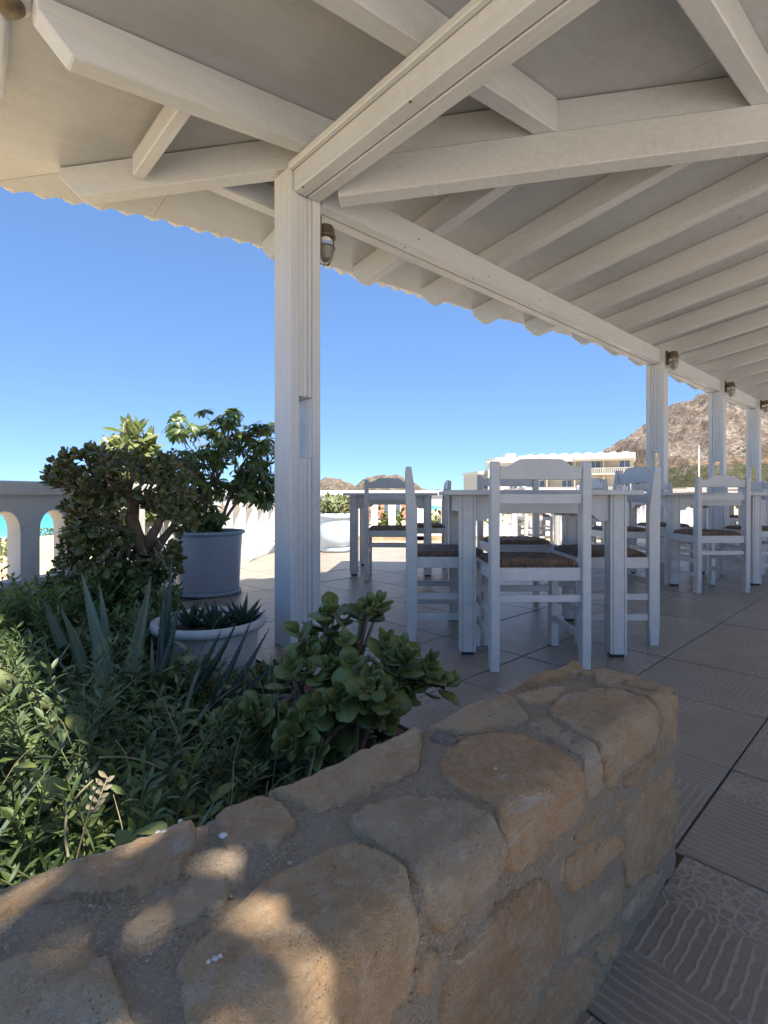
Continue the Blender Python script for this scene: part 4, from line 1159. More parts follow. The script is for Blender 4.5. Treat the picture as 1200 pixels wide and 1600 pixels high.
class Leaves:
    """collects leaf placements; the nearest n become objects, the rest one mesh"""
    def __init__(s, variants): s.var = variants; s.items = []
    def add(s, pos, dirv, up, scale=1.0, k=0): s.items.append((Vector(pos), frame(dirv, up), scale, k % len(s.var)))
    def build(s, parent, mat, n_obj=0, obj_name='leaf', mass_name='foliage', smooth=True, origin=None):
        org = Vector(parent.location) if parent is not None else Vector((0, 0, 0))
        cam_p = Vector((0, 0, CAMZ))
        items = sorted(s.items, key=lambda q: (q[0] - cam_p).length)
        if n_obj:
            mes = [np_mesh(obj_name, v, f, mat, smooth) for v, f in s.var]
            for pos, fr, sc, k in items[:n_obj]:
                m4 = Matrix.Translation(pos - org) @ (fr.to_4x4()) @ Matrix.Scale(sc, 4)
                put(obj_name, mes[k], parent, mat4=m4)
            items = items[n_obj:]
        if not items: return None
        vs, fs, n = [], [], 0
        for k in range(len(s.var)):
            sub = [q for q in items if q[3] == k]
            if not sub: continue
            V, Fc = s.var[k]
            Rm = np.array([[list(r) for r in q[1]] for q in sub], np.float32); P = np.array([list(q[0] - org) for q in sub], np.float32); S = np.array([q[2] for q in sub], np.float32)
            X = np.einsum('nij,vj->nvi', Rm, V) * S[:, None, None] + P[:, None, :]
            vs.append(X.reshape(-1, 3)); fs.append((Fc[None] + (np.arange(len(sub)) * len(V))[:, None, None] + n).reshape(-1, 4)); n += X.shape[0] * X.shape[1]
        o = put(mass_name, np_mesh(mass_name, np.concatenate(vs), np.concatenate(fs), mat, smooth), parent)
        o['kind'] = 'stuff'
        return o

pr = random.Random(77)
def rdir(z=0.0): 
    a = pr.uniform(0, 6.283); q = pr.uniform(-1, 1) if z == 0 else z
    s = math.sqrt(max(0, 1 - q * q)); return Vector((s * math.cos(a), s * math.sin(a), q))
def curve_pts(a, b, bend, n=6):
    a, b = Vector(a), Vector(b); m = (a + b) / 2 + Vector(bend)
    return [a * (1-t)**2 + m * 2*t*(1-t) + b * t*t for t in [i/(n-1) for i in range(n)]]

M['pot_blue'] = plain('blue_grey_plastic', (0.33, 0.40, 0.50), 0.42, 0.08, 5, 0.06)
M['pot_white'] = plain('off_white_plastic', (0.47, 0.47, 0.455), 0.45, 0.12, 6, 0.08)
M['pot_pale'] = plain('pale_blue_tub', (0.60, 0.72, 0.80), 0.35, 0.05, 4, 0.04)

def pot(name, label, x, d, prof, mat, soil_r, soil_z, ribs=0, z=0.0, rim=None):
    root = empty(name, (x, d, z), 0, label, 'plant pot')
    mb = MB()
    n = 64
    base = len(mb.v)
    for r_, zz in prof:
        for k in range(n):
            rr = r_ * (1 + (0.006 * math.cos(k * math.pi) if ribs and 0.05 < zz < prof[-1][1] * 0.9 else 0))
            mb.v.append((rr * math.cos(2*math.pi*k/n), rr * math.sin(2*math.pi*k/n), zz))
    for i in range(len(prof) - 1):
        for k in range(n): mb.f.append((i*n+k, i*n+(k+1) % n, (i+1)*n+(k+1) % n, (i+1)*n+k))
    mb.f.append(tuple(range(n))[::-1])
    mb.build('body', mat, root, smooth=True)
    s = MB(); m_ = 14
    s.v.append((0, 0, soil_z + 0.012))
    for k in range(24): s.v.append((soil_r * math.cos(6.283*k/24), soil_r * math.sin(6.283*k/24), soil_z))
    for k in range(24): s.f.append((0, 1 + k, 1 + (k + 1) % 24))
    s.build('soil', M['soil'], root, smooth=True)
    return root

# blue pot with umbrella plant
P1 = (-1.315, 3.86)
pot1 = pot('plant_pot', 'large blue-grey ribbed pot holding the tall umbrella plant', *P1,
    [(0.205, 0.0), (0.215, 0.015), (0.222, 0.05), (0.243, 0.43), (0.245, 0.44), (0.263, 0.445), (0.266, 0.462), (0.255, 0.468), (0.240, 0.462), (0.236, 0.40)], M['pot_blue'], 0.237, 0.41, 1)
MB().lathe([(0.19, 0.0), (0.235, 0.003), (0.245, 0.03), (0.235, 0.03), (0.226, 0.008)], 48).build('saucer', M['pot_blue'], pot1, smooth=True)

def umbrella_plant():
    root = empty('umbrella_plant', (P1[0], P1[1], 0.42), 0, 'tall leafy umbrella plant in the blue-grey pot, upper leaves sunlit', 'plant')
    org = Vector(root.location); lv = Leaves([leaf_arrays(0.105, 0.036, 0, 0.25, 0.18, 4, 'oval'), leaf_arrays(0.085, 0.032, 0, 0.2, 0.35, 4, 'oval')])
    wood = MB(); base = Vector((0, 0, 0))
    tips = []
    # silhouettes read off the photograph: crown about 0.8 m wide, a bough out to the right behind the post
    targets = []
    def px3(px, py, d): return Vector(((px - PX) / F * d, d, CAMZ + (PY - py) / F * d)) - org
    for (px, py, n_, rx, ry) in ((345, 665, 8, 26, 22), (300, 672, 5, 28, 12), (330, 700, 11, 42, 20), (375, 705, 9, 32, 24), (300, 745, 8, 30, 24), (350, 752, 9, 40, 20), (405, 745, 9, 30, 20), (420, 695, 6, 16, 22), (395, 780, 4, 22, 8), (300, 790, 5, 24, 20), (325, 812, 8, 34, 14)):
        for i in range(n_):
            targets.append(px3(px + pr.uniform(-rx, rx), py + pr.uniform(-ry, ry), 3.86 + pr.uniform(-0.22, 0.24)))
    mains = [px3(345, 690, 3.9), px3(300, 720, 3.75), px3(385, 715, 3.95), px3(415, 735, 3.82), px3(325, 760, 3.7)]
    for q in mains:
        wood.tube(curve_pts((pr.uniform(-.05, .05), pr.uniform(-.05, .05), -0.03), q, (pr.uniform(-.04, .04), 0, 0.10), 7), [0.014, 0.013, 0.012, 0.011, 0.010, 0.008, 0.006], 7)
    for tg in targets:
        q = min(mains, key=lambda m_: (m_ * 0.75 - tg).length)
        st = q * pr.uniform(0.45, 0.85) + Vector((0, 0, 0.03))
        if tg.z < 0.05: st = Vector((pr.uniform(-.08, .08), pr.uniform(-.08, .08), 0))
        wood.tube(curve_pts(st, tg, (0, 0, 0.05), 5), [0.006, 0.005, 0.004, 0.004, 0.003], 5)
        ax = ((tg - st).normalized() + Vector((0, 0, 0.5)) + rdir() * 0.4).normalized()
        # a whorl of whorls: several palmate leaves on thin stalks
        for j in range(pr.randint(3, 5)):
            dv = (ax * 0.6 + rdir() * 0.9).normalized(); e = tg + dv * pr.uniform(0.03, 0.10)
            wood.tube([tg, e], 0.0018, 4, False)
            pax = (dv + Vector((0, 0, 0.7))).normalized(); f = frame(pax, (0.3, 0.2, 0.9) if abs(pax.z) < 0.9 else (1, 0, 0))
            m_ = pr.randint(6, 8); a0 = pr.uniform(0, 6.28)
            for i in range(m_):
                a = a0 + 6.283 * i / m_
                o_ = f @ Vector((math.cos(a), 0, math.sin(a)))
                ld = (o_ * 1.0 + pax * pr.uniform(-0.15, 0.35) - Vector((0, 0, 0.25))).normalized()
                lv.add(org + e, ld, pax + rdir() * 0.15, pr.uniform(0.62, 1.0), pr.randint(0, 1))
    wood.build('branches', M['bark_grey'], root, smooth=True)
    lv.build(root, M['scheff'], 0, mass_name='crown')
umbrella_plant()

# low white pot with dark rosettes
P2 = ((328 - PX) / F * 2.1, 2.1)
pot2 = pot('plant_pot', 'wide off-white pot with dark spiky rosettes beside the corner post', *P2,
    [(0.165, -0.03), (0.178, 0.0), (0.186, 0.10), (0.194, 0.185), (0.196, 0.19), (0.220, 0.195), (0.226, 0.207), (0.222, 0.226), (0.205, 0.229), (0.196, 0.222), (0.190, 0.17)], M['pot_white'], 0.192, 0.176)
def rosette(root, c, n, L, Wd, mat, lean=0.5, name='leaf'):
    org = Vector(root.location)
    V, Fc = leaf_arrays(L, Wd, 0.008, 0.55, -0.10, 6, 'lance')
    me = np_mesh(name, V, Fc, mat)
    for i in range(n):
        a = i * 2.4 + pr.uniform(-.2, .2); el = R(25 + 50 * i / n) + pr.uniform(-.1, .1)
        dv = Vector((math.cos(a) * math.cos(el), math.sin(a) * math.cos(el), math.sin(el)))
        put(name, me, root, mat4=Matrix.Translation(Vector(c) - org) @ frame(dv, (0, 0, 1)).to_4x4() @ Matrix.Scale(pr.uniform(0.75, 1.1), 4))
for (dx, dy, n, L, lab) in ((-0.085, 0.02, 14, 0.13, 'dark spiky rosette at the left in the off-white pot'), (0.03, -0.02, 16, 0.135, 'dark spiky rosette at the middle of the off-white pot'), (0.115, 0.055, 14, 0.14, 'dark spiky rosette at the right rim of the off-white pot')):
    r_ = empty('agave_plant', (P2[0] + dx, P2[1] + dy, 0.175), 0, lab, 'plant', 'rosettes in the off-white pot')
    rosette(r_, r_.location, n, L, 0.030, M['agave'])

# pale tub far out on the sunny floor
PT = ((524 - PX) / F * 6.75, 6.75)
tub = pot('plant_tub', 'pale blue rounded tub with a leafy bush on the sunlit floor', *PT,
    [(0.19, 0.0), (0.21, 0.02), (0.212, 0.06), (0.20, 0.066), (0.225, 0.10), (0.240, 0.20), (0.236, 0.32), (0.222, 0.40), (0.228, 0.43), (0.236, 0.44), (0.236, 0.49), (0.226, 0.50), (0.214, 0.49), (0.212, 0.45)], M['pot_pale'], 0.213, 0.46)
def leafy_bush(name, label, c, rad, n, leaf, mat, cat='bush', group=None, trunk=True, n_obj=0, bark='bark_grey'):
    root = empty(name, c, 0, label, cat, group); org = Vector(c)
    lv = Leaves(leaf); wood = MB()
    for i in range(n):
        q = rdir(); rr = pr.uniform(0.45, 1.0) ** 0.6
        p = Vector((q.x * rad[0], q.y * rad[1], rad[2] + q.z * rad[2])) * 1.0
        p = Vector((q.x * rad[0] * rr, q.y * rad[1] * rr, rad[2] + q.z * rad[2] * rr))
        if mnoise.noise((p.x * 2.2 / rad[0] + c[0], p.y * 2.2 / rad[1], p.z * 2.2 / rad[2])) < -0.22: continue
        ax = (q + Vector((0, 0, 0.6))).normalized()
        for j in range(5):
            dv = (ax * 0.5 + rdir() * 0.9).normalized()
            lv.add(org + p + dv * 0.01, dv, ax + rdir() * 0.4, pr.uniform(0.7, 1.1), j)
        if trunk and i % max(1, n // 18) == 0: wood.tube(curve_pts((0, 0, -0.02), p * 0.9, (0, 0, 0.1 * rad[2]), 5), [0.02 * rad[2] + 0.003] * 2 + [0.012 * rad[2] + 0.002] * 3, 5)
    if trunk: wood.build('branches', M[bark], root, smooth=True)
    lv.build(root, mat, n_obj, mass_name='crown')
    return root
leafy_bush('tub_bush', 'light green leafy bush growing in the pale blue tub', (PT[0] + 0.0, PT[1], 0.455), (0.22, 0.2, 0.13), 130, [leaf_arrays(0.085, 0.035, 0, 0.2, 0.15, 3)], M['bright'])

# ------------------------------------------------------------------ jade plants
JL = [leaf_arrays(0.052, 0.040, 0.0035, 0.22, -0.12, 4, 'obovate'), leaf_arrays(0.044, 0.032, 0.0035, 0.30, -0.18, 4, 'obovate'), leaf_arrays(0.058, 0.046, 0.004, 0.15, -0.05, 4, 'obovate')]
JL2 = [leaf_arrays(0.054, 0.038, 0.003, 0.3, -0.12, 2, 'obovate'), leaf_arrays(0.040, 0.028, 0.003, 0.3, -0.15, 2, 'obovate')]
def jade_tip(lv, p, ax, npairs, size, nv):
    ax = Vector(ax).normalized(); f = frame(ax, (0.31, 0.17, 0.55) if abs(ax.z) < 0.95 else (1, 0, 0)); a0 = pr.uniform(0, 3.14)
    for i in range(npairs):
        t = i / max(1, npairs - 1); open_ = 1.15 - 0.75 * t
        for s in (0, 1):
            a = a0 + i * 1.5708 + s * math.pi + pr.uniform(-.2, .2)
            o_ = f @ Vector((math.cos(a), 0, math.sin(a)))
            dv = (o_ * open_ + ax * (0.35 + 0.55 * t)).normalized()
            lv.add(p + ax * (0.006 + 0.014 * (i - npairs * 0.5)) * size + o_ * 0.004, dv, ax + rdir() * 0.12, size * (1.0 - 0.42 * t) * pr.uniform(0.85, 1.12), pr.randrange(nv))

def px3w(px, py, d): return Vector(((px - PX) / F * d, d, CAMZ + (PY - py) / F * d))
def jade_bush():
    b = px3w(540, 1195, 1.42); root = empty('jade_bush', (b.x, b.y, -0.02), 0, 'jade plant with large rounded leaves in the planter beside the corner post', 'plant')
    org = Vector(root.location); lv = Leaves(JL); wood = MB()
    tips = []
    for (px, py, d, n, rx, ry) in ((520, 935, 1.50, 4, 20, 14), (575, 925, 1.48, 4, 40, 12), (500, 985, 1.44, 5, 35, 18), (560, 985, 1.40, 4, 40, 18), (470, 1030, 1.38, 5, 30, 22), (540, 1040, 1.33, 5, 45, 22), (610, 1010, 1.42, 5, 30, 18), (645, 1030, 1.46, 3, 14, 10), (400, 1090, 1.36, 4, 18, 18), (440, 1110, 1.33, 4, 30, 20), (500, 1100, 1.27, 5, 40, 20), (570, 1090, 1.27, 6, 40, 20), (560, 1055, 1.22, 3, 30, 14), (620, 1065, 1.36, 4, 30, 14), (480, 1150, 1.24, 4, 30, 14), (665, 1055, 1.42, 2, 20, 8)):
        for i in range(int(n * 1.5)): tips.append(px3w(540 + (px - 540) * 1.10 + pr.uniform(-rx, rx), 1060 + (py + 22 - 1060) * 0.92 + pr.uniform(-ry, ry), d + pr.uniform(-.07, .07)))
    mains = [px3w(500, 1010, 1.46), px3w(560, 1000, 1.44), px3w(460, 1080, 1.36), px3w(560, 1085, 1.32), px3w(620, 1045, 1.40)]
    for q in mains: wood.tube(curve_pts((pr.uniform(-.02, .02), pr.uniform(-.02, .02), -0.05), q - org, (0, 0, 0.06), 7), [0.016, 0.015, 0.014, 0.012, 0.010, 0.009, 0.007], 8)
    for p in tips:
        q = min(mains, key=lambda m_: (m_ - p).length)
        st = (q - org) * pr.uniform(0.7, 0.98); wood.tube(curve_pts(st, p - org, (0, 0, 0.015), 5), [0.007, 0.006, 0.0055, 0.005, 0.004], 6)
        ax = ((p - org) - Vector((0, 0, 0.12))).normalized() * 0.7 + Vector((0, -0.25, 0.55)) + rdir() * 0.25
        jade_tip(lv, p, ax, pr.choice((3, 3, 4)), pr.uniform(0.95, 1.3), 3)
    wood.build('stems', M['bark'], root, smooth=True)
    lv.build(root, M['jade'], 290, 'leaf', 'inner_leaves')
jade_bush()

def jade_tree():
    b = px3w(235, 905, 2.72); root = empty('jade_tree', (b.x, b.y, 0.0), 0, 'old jade tree with a thick forked brown trunk and dense leaves', 'tree')
    org = Vector(root.location); lv = Leaves(JL2); trunk = MB(); rr0 = 0.045
    def tb(pts, rad): trunk.tube([px3w(*p) - org for p in pts], rad, 12)
    tb([(243, 985, 2.74), (238, 900, 2.73), (226, 858, 2.72), (214, 838, 2.71), (206, 812, 2.70), (209, 785, 2.69), (200, 768, 2.68), (182, 758, 2.66), (168, 752, 2.64)], [0.05, 0.046, 0.041, 0.036, 0.034, 0.029, 0.024, 0.019, 0.013])
    tb([(228, 862, 2.72), (236, 840, 2.71), (246, 822, 2.70), (255, 800, 2.70), (262, 770, 2.72)], [0.03, 0.027, 0.022, 0.016, 0.010])
    tb([(236, 872, 2.74), (248, 850, 2.76), (262, 834, 2.78), (275, 815, 2.80)], [0.028, 0.026, 0.020, 0.013])
    tb([(213, 833, 2.71), (195, 828, 2.66), (178, 822, 2.62), (160, 822, 2.58)], [0.018, 0.014, 0.012, 0.009])
    tb([(200, 768, 2.68), (208, 745, 2.7), (220, 725, 2.75)], [0.018, 0.013, 0.008])
    tw = MB()
    tips = []
    blobs = [((96, 722), 16, 11), ((88, 748), 10, 8), ((141, 716), 14, 8), ((258, 722), 12, 7), ((104, 736), 20, 12), ((156, 730), 24, 10), ((190, 718), 22, 10), ((235, 740), 36, 14), ((275, 745), 26, 22), ((120, 760), 26, 18), ((165, 765), 34, 22), ((122, 795), 18, 22), ((150, 800), 34, 22), ((128, 835), 20, 16), ((270, 785), 24, 22), ((240, 775), 26, 16), ((285, 810), 14, 14), ((118, 865), 18, 16), ((160, 850), 40, 20), ((210, 875), 34, 18), ((130, 890), 36, 16), ((190, 900), 46, 14), ((245, 890), 20, 16), ((110, 915), 40, 10), ((270, 870), 8, 16)]
    for (c, rx, ry) in blobs:
        for i in range(int(7 + rx * ry / 45)):
            tips.append(px3w(c[0] + pr.uniform(-rx, rx), c[1] + pr.uniform(-ry, ry), 2.68 + pr.uniform(-0.26, 0.28)))
    cen = px3w(205, 800, 2.7)
    for p in tips:
        ax = (p - cen).normalized() * 0.8 + Vector((0, -0.2, 0.5)) + rdir() * 0.4
        if pr.random() < 0.5:
            st = p + (cen - p) * pr.uniform(0.2, 0.4); tw.tube(curve_pts(st - org, p - org, (0, 0, -0.015), 4), [0.006, 0.005, 0.004, 0.003], 5, False)
        for _ in range(2):
            jade_tip(lv, p + rdir() * rr0 * pr.uniform(0.2, 1.0), ax + rdir() * 0.5, 3, pr.uniform(0.8, 1.15), 2)
    trunk.build('trunk', M['bark'], root, smooth=True); tag(tw.build('twigs', M['bark'], root, smooth=True), kind='stuff')
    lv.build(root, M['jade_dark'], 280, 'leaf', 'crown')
jade_tree()

# pale bush beyond the shaded balustrade
leafy_bush('pale_bush', 'sunlit pale green bush showing above the jade tree', (*px3w(205, 800, 4.1)[:2], 0.42), (0.21, 0.21, 0.43), 260, [leaf_arrays(0.15, 0.05, 0, 0.2, 0.15, 4, 'oval')], M['bright'], 'bush')

# ------------------------------------------------------------------ ground cover in the planter
def blocked(x, d):
    if math.hypot(x - P2[0], d - P2[1]) < 0.235: return True
    if math.hypot(x - P1[0], d - P1[1]) < 0.28: return True
    return False
SH = [leaf_arrays(0.052, 0.014, 0, 0.3, 0.15, 3, 'oval'), leaf_arrays(0.040, 0.012, 0, 0.3, 0.25, 3, 'oval'), leaf_arrays(0.046, 0.020, 0, 0.25, 0.1, 3, 'oval')]
def ground_cover():
    stems = MB(); lva = Leaves(SH); lvb = Leaves(SH)
    count = 0
    for k in range(3600):
        u = pr.uniform(-0.75, 1.12); v = 0.60 + (3.2 - 0.60) * pr.random() ** 1.35
        x, d = uv2w(u, v)
        if d < 0.35 or blocked(x, d): continue
        if x < -1.72 - 0.385 * (4.0 - d) + 0.05: continue
        px = PX + F * x / d
        if px < -140 or px > 720: continue
        dens = mnoise.noise((u * 3.2, v * 3.2, 1.7))
        # planting is low by the corner post and the wall's end
        hmax = 0.36 if px < 260 else 0.26
        if 1.30 < d < 1.95 and px > 70: hmax = 0.20
        if px > 360: hmax = 0.12
        if px > 560: hmax = 0.05
        hmax *= min(1.0, 0.55 + 0.5 * (v - 0.55))
        if v < 0.75: hmax = min(hmax, 0.25)
        h = hmax * pr.uniform(0.45, 1.0) * (1.0 + 0.35 * dens)
        if h < 0.03: continue
        if px > 560 and pr.random() < 0.6: continue
        b = Vector((x, d, bed_z(u, v)))
        lean = Vector((pr.uniform(-.5, .5), pr.uniform(-.6, .3), 1.0)).normalized()
        top = b + lean * h * 1.12
        pts = curve_pts(b, top, (pr.uniform(-.03, .03), pr.uniform(-.03, .03), h * 0.15), 5)
        stems.tube(pts, [0.0026, 0.0024, 0.002, 0.0017, 0.0012], 4, False)
        blue = mnoise.noise((u * 2.1, v * 2.1, 9.0)) > 0.12
        tgt = lvb if blue else lva; kind = 0 if mnoise.noise((u * 1.7, v * 1.7, 5.0)) > -0.1 else 2
        n = int(9 + h * 46); near = 1.0 if d < 1.6 else 1.25
        for i in range(n):
            t = 0.25 + 0.75 * (i / n) ** 0.8; q = pts[min(int(t * 4), 3)].lerp(pts[min(int(t * 4) + 1, 4)], t * 4 - min(int(t * 4), 3))
            a = i * 2.4 + pr.uniform(-.4, .4); el = -0.1 + 0.9 * t + pr.uniform(-.25, .25)
            dv = Vector((math.cos(a) * math.cos(el), math.sin(a) * math.cos(el), math.sin(el)))
            tgt.add(q, dv, (0, 0, 1) if t < 0.9 else rdir(), pr.uniform(0.6, 1.1) * near * (1.15 - 0.45 * t), kind + (pr.random() < 0.3))
        count += 1
    # strap-leaved tufts and broad-leaved seedlings between the shoots
    strap = Leaves([leaf_arrays(0.26, 0.013, 0, 0.5, 0.35, 6, 'lance'), leaf_arrays(0.20, 0.010, 0, 0.5, 0.6, 6, 'lance')])
    broad = Leaves([leaf_arrays(0.055, 0.036, 0, 0.15, 0.2, 4, 'oval'), leaf_arrays(0.07, 0.03, 0, 0.2, 0.3, 4, 'oval')])
    for k in range(150):
        u = pr.uniform(-0.6, 1.05); v = 0.62 + 1.9 * pr.random() ** 1.2; x, d = uv2w(u, v)
        if d < 0.4 or blocked(x, d): continue
        px = PX + F * x / d
        if px < -120 or px > 470: continue
        b = Vector((x, d, bed_z(u, v) + 0.02)); up_ = 0.08 if px > 300 else 0.16
        if k % 2:
            for i in range(pr.randint(6, 11)):
                a = pr.uniform(0, 6.283); el = pr.uniform(0.7, 1.35)
                strap.add(b + Vector((0, 0, up_ * pr.uniform(0.1, 0.7))), (math.cos(a) * math.cos(el), math.sin(a) * math.cos(el), math.sin(el)), (0, 0, 1), pr.uniform(0.6, 1.1), i)
        else:
            for i in range(pr.randint(6, 10)):
                a = i * 2.4; el = pr.uniform(0.0, 0.9)
                broad.add(b + Vector((pr.uniform(-.03, .03), pr.uniform(-.03, .03), up_ * pr.uniform(0.6, 1.7))), (math.cos(a) * math.cos(el), math.sin(a) * math.cos(el), math.sin(el)), (0, 0, 1), pr.uniform(0.6, 1.2), i)
    root = empty('ground_cover', (0, 0, 0), 0); root['kind'] = 'stuff'; root['label'] = 'dense mixed green ground cover filling the planter'
    o = stems.build('stems', M['stem'], root, smooth=True); o['kind'] = 'stuff'
    strap.build(root, M['aloe'], 0, mass_name='strap_leaves'); broad.build(root, M['jade'], 0, mass_name='broad_leaves')
    lva.build(root, M['cover'], 0, mass_name='green_leaves'); lvb.build(root, M['coverb'], 0, mass_name='blue_green_leaves')
ground_cover()

# wiry grass stalks, some dry
gs = MB()
for k in range(260):
    u = pr.uniform(-0.6, 1.05); v = pr.uniform(0.6, 2.3); x, d = uv2w(u, v)
    if blocked(x, d) or d < 0.4: continue
    px = PX + F * x / d
    if px > 420 or px < -120: continue
    h = pr.uniform(0.16, 0.38); b = Vector((x, d, bed_z(u, v)))
    gs.tube(curve_pts(b, b + Vector((pr.uniform(-.16, .16), pr.uniform(-.16, .16), h)), (pr.uniform(-.05, .05), pr.uniform(-.05, .05), h * 0.35), 6), [0.0016, 0.0016, 0.0014, 0.0012, 0.0010, 0.0006], 4, False)
o = gs.build('wild_grass', M['grass'], None, smooth=True); tag(o, 'thin straw coloured grass stalks among the planter greenery', 'grass', kind='stuff')
# the long arching stalks that cross the picture
for pts, lab in (([(108, 1345), (100, 1300), (108, 1255), (150, 1215)], 'long pale stalk bending down to the wall at left'), ([(150, 1184), (190, 1182), (225, 1188), (262, 1205)], 'arching pale stalk above the stone wall')):
    ds = [0.70, 0.75, 0.80, 0.86] if pts[0][1] > 1300 else [0.95, 0.97, 0.98, 0.98]
    mb = MB(); q = [px3w(p[0], p[1], dd) for p, dd in zip(pts, ds)]
    sm = []
    for i in range(len(q) - 1):
        for t in np.linspace(0, 1, 6)[:-1]: sm.append(q[i].lerp(q[i+1], t))
    sm.append(q[-1]); sm = [sum((sm[max(0, min(len(sm)-1, i+j))] for j in (-2, -1, 0, 1, 2)), Vector()) / 5 for i in range(len(sm))]
    mb.tube(sm, 0.0019, 6); tag(mb.build('dry_stalk', M['grass'], None, smooth=True), lab, 'stalk', 'dry stalks in the planter')

# aloes
def aloe_leaf(L, w):
    n = 9; vs, fs = [], []
    for i in range(n + 1):
        t = i / n; hw = w / 2 * (1 - t ** 1.5) * (1.0 if t > 0.1 else 0.9 + t); th = 0.013 * (1 - t) + 0.002
        y = t * L; z = 0.10 * L * t * t
        vs += [(-hw, y, z + hw * 0.5), (-hw * 0.5, y, z + 0.10 * hw), (0, y, z), (hw * 0.5, y, z + 0.10 * hw), (hw, y, z + hw * 0.5), (0, y, z - th - hw * 0.3)]
    for i in range(n):
        a = i * 6
        for k in range(4): fs.append((a+k, a+k+1, a+k+7, a+k+6))
        fs += [(a+4, a+5, a+11, a+10), (a+5, a, a+6, a+11)]
    # marginal teeth
    for i in range(1, 2 * n - 1):
        t = i / (2 * n); hw = w / 2 * (1 - t ** 1.5); z = 0.10 * L * t * t + hw * 0.5
        for s in (-1, 1):
            b = len(vs); vs += [(s*hw*0.97, t*L - 0.003, z), (s*(hw + 0.0035), t*L + 0.003, z + 0.001), (s*hw*0.97, t*L + 0.004, z), (s*hw*0.97, t*L, z - 0.002)]
            fs.append((b, b+1, b+2, b+3))
    return np.array(vs, np.float32), np.array(fs, np.int32)
AL = [aloe_leaf(0.33, 0.055), aloe_leaf(0.30, 0.030)]
def aloe(label, base, leaves, var, mat):
    root = empty('aloe', base, 0, label, 'aloe', 'aloes in the planter'); me = np_mesh('leaf', *AL[var], mat)
    for (p0, p1) in leaves:
        dv = p1 - p0; L = dv.length; n_ = Vector((pr.uniform(-.5, .5), -0.5, 0.8))
        put('leaf', me, root, mat4=Matrix.Translation(p0 - Vector(base)) @ frame(dv, n_).to_4x4() @ Matrix.Diagonal((min(1.1, 0.55 + L), L / (0.33 if var == 0 else 0.30), 1, 1)))
b = px3w(170, 1075, 1.62)
aloe('upright grey-green aloe with toothed spikes rising from the ground cover', b, [(px3w(a_, c_, e_), px3w(f_, g_, h_)) for a_, c_, e_, f_, g_, h_ in ((168, 1055, 1.60, 130, 896, 1.70), (172, 1050, 1.64, 166, 915, 1.76), (206, 1050, 1.62, 240, 898, 1.66), (134, 1050, 1.60, 108, 945, 1.62), (205, 1045, 1.68, 245, 905, 1.80), (98, 1010, 1.60, 62, 940, 1.58), (160, 1060, 1.55, 148, 960, 1.60))], 0, M['aloe'])
b = px3w(300, 1090, 1.62)
aloe('thin dark-leaved aloe arching in front of the off-white pot', b, [(px3w(a_, c_, e_), px3w(f_, g_, h_)) for a_, c_, e_, f_, g_, h_ in ((256, 1050, 1.68, 272, 868, 1.78), (250, 1040, 1.66, 258, 905, 1.74), (300, 1090, 1.60, 382, 975, 1.62), (330, 1110, 1.60, 402, 968, 1.70), (345, 1110, 1.62, 428, 985, 1.72), (300, 1070, 1.58, 355, 985, 1.60), (252, 1050, 1.62, 290, 945, 1.70), (320, 1150, 1.45, 345, 1050, 1.5), (360, 1100, 1.66, 438, 1035, 1.74))], 1, M['agave'])

# thick old stem lying in from the left
mb = MB(); mb.tube([px3w(-40, 1048, 1.16), px3w(10, 1068, 1.20), px3w(55, 1098, 1.24), px3w(105, 1116, 1.30)], [0.024, 0.021, 0.017, 0.010], 12)
tag(mb.build('fallen_stem', M['stem'], None, smooth=True), 'thick mossy green stem reaching in from the left edge', 'stem')
# dry sprig with pale oval leaves
b = px3w(125, 1290, 0.86); root = empty('dry_sprig', b, 0, 'dry sprig with rows of pale beige leaves above the wall', 'sprig')
Vd, Fd = leaf_arrays(0.019, 0.0075, 0, 0.3, 0.2, 3); me = np_mesh('leaf', Vd, Fd, M['dry'])
sp = MB(); ax = [px3w(125, 1290, 0.86), px3w(150, 1262, 0.85), px3w(168, 1215, 0.86)]; sp.tube([p - b for p in ax], [0.0016, 0.0013, 0.0008], 5); sp.build('stalk', M['dry'], root, smooth=True)
for i in range(16):
    t = i / 15; p = ax[0].lerp(ax[1], t * 2) if t < 0.5 else ax[1].lerp(ax[2], t * 2 - 1)
    dv = Vector(((-1) ** i * 0.7, -0.25, 0.55 + pr.uniform(-.2, .2)))
    put('leaf', me, root, mat4=Matrix.Translation(p - b) @ frame(dv, (0, -1, 0.4)).to_4x4())

# ================================================================== BEYOND THE TERRACE
M['bwall'] = m_stucco('cream_plaster', (0.54, 0.505, 0.445), 0.08, 0.12)
M['bwhite'] = m_stucco('white_plaster', (0.64, 0.62, 0.57), 0.08, 0.12)
M['pane'] = plain('window_pane', (0.10, 0.15, 0.22), 0.15, 0.2, 1)
M['frame'] = plain('window_frame', (0.68, 0.68, 0.66), 0.5)
M['rooftile'] = plain('red_roof_tiles', (0.42, 0.13, 0.075), 0.85, 0.25, 2)
M['solar'] = plain('solar_collector', (0.12, 0.15, 0.22), 0.25)

def window(mb_parent, x, z, w, h, y=0.0):
    f = MB(); t = 0.09
    for a in ((x-w/2, x-w/2+t, z, z+h), (x+w/2-t, x+w/2, z, z+h), (x-w/2+t, x+w/2-t, z, z+t), (x-w/2+t, x+w/2-t, z+h-t, z+h), (x-0.04, x+0.04, z+t, z+h-t)):
        f.box(a[0], a[1], y-0.06, y+0.02, a[2], a[3])
    fr = f.build('window', M['frame'], mb_parent)
    MB().box(x-w/2+t, x+w/2-t, y-0.02, y+0.015, z+t, z+h-t).build('pane', M['pane'], fr)

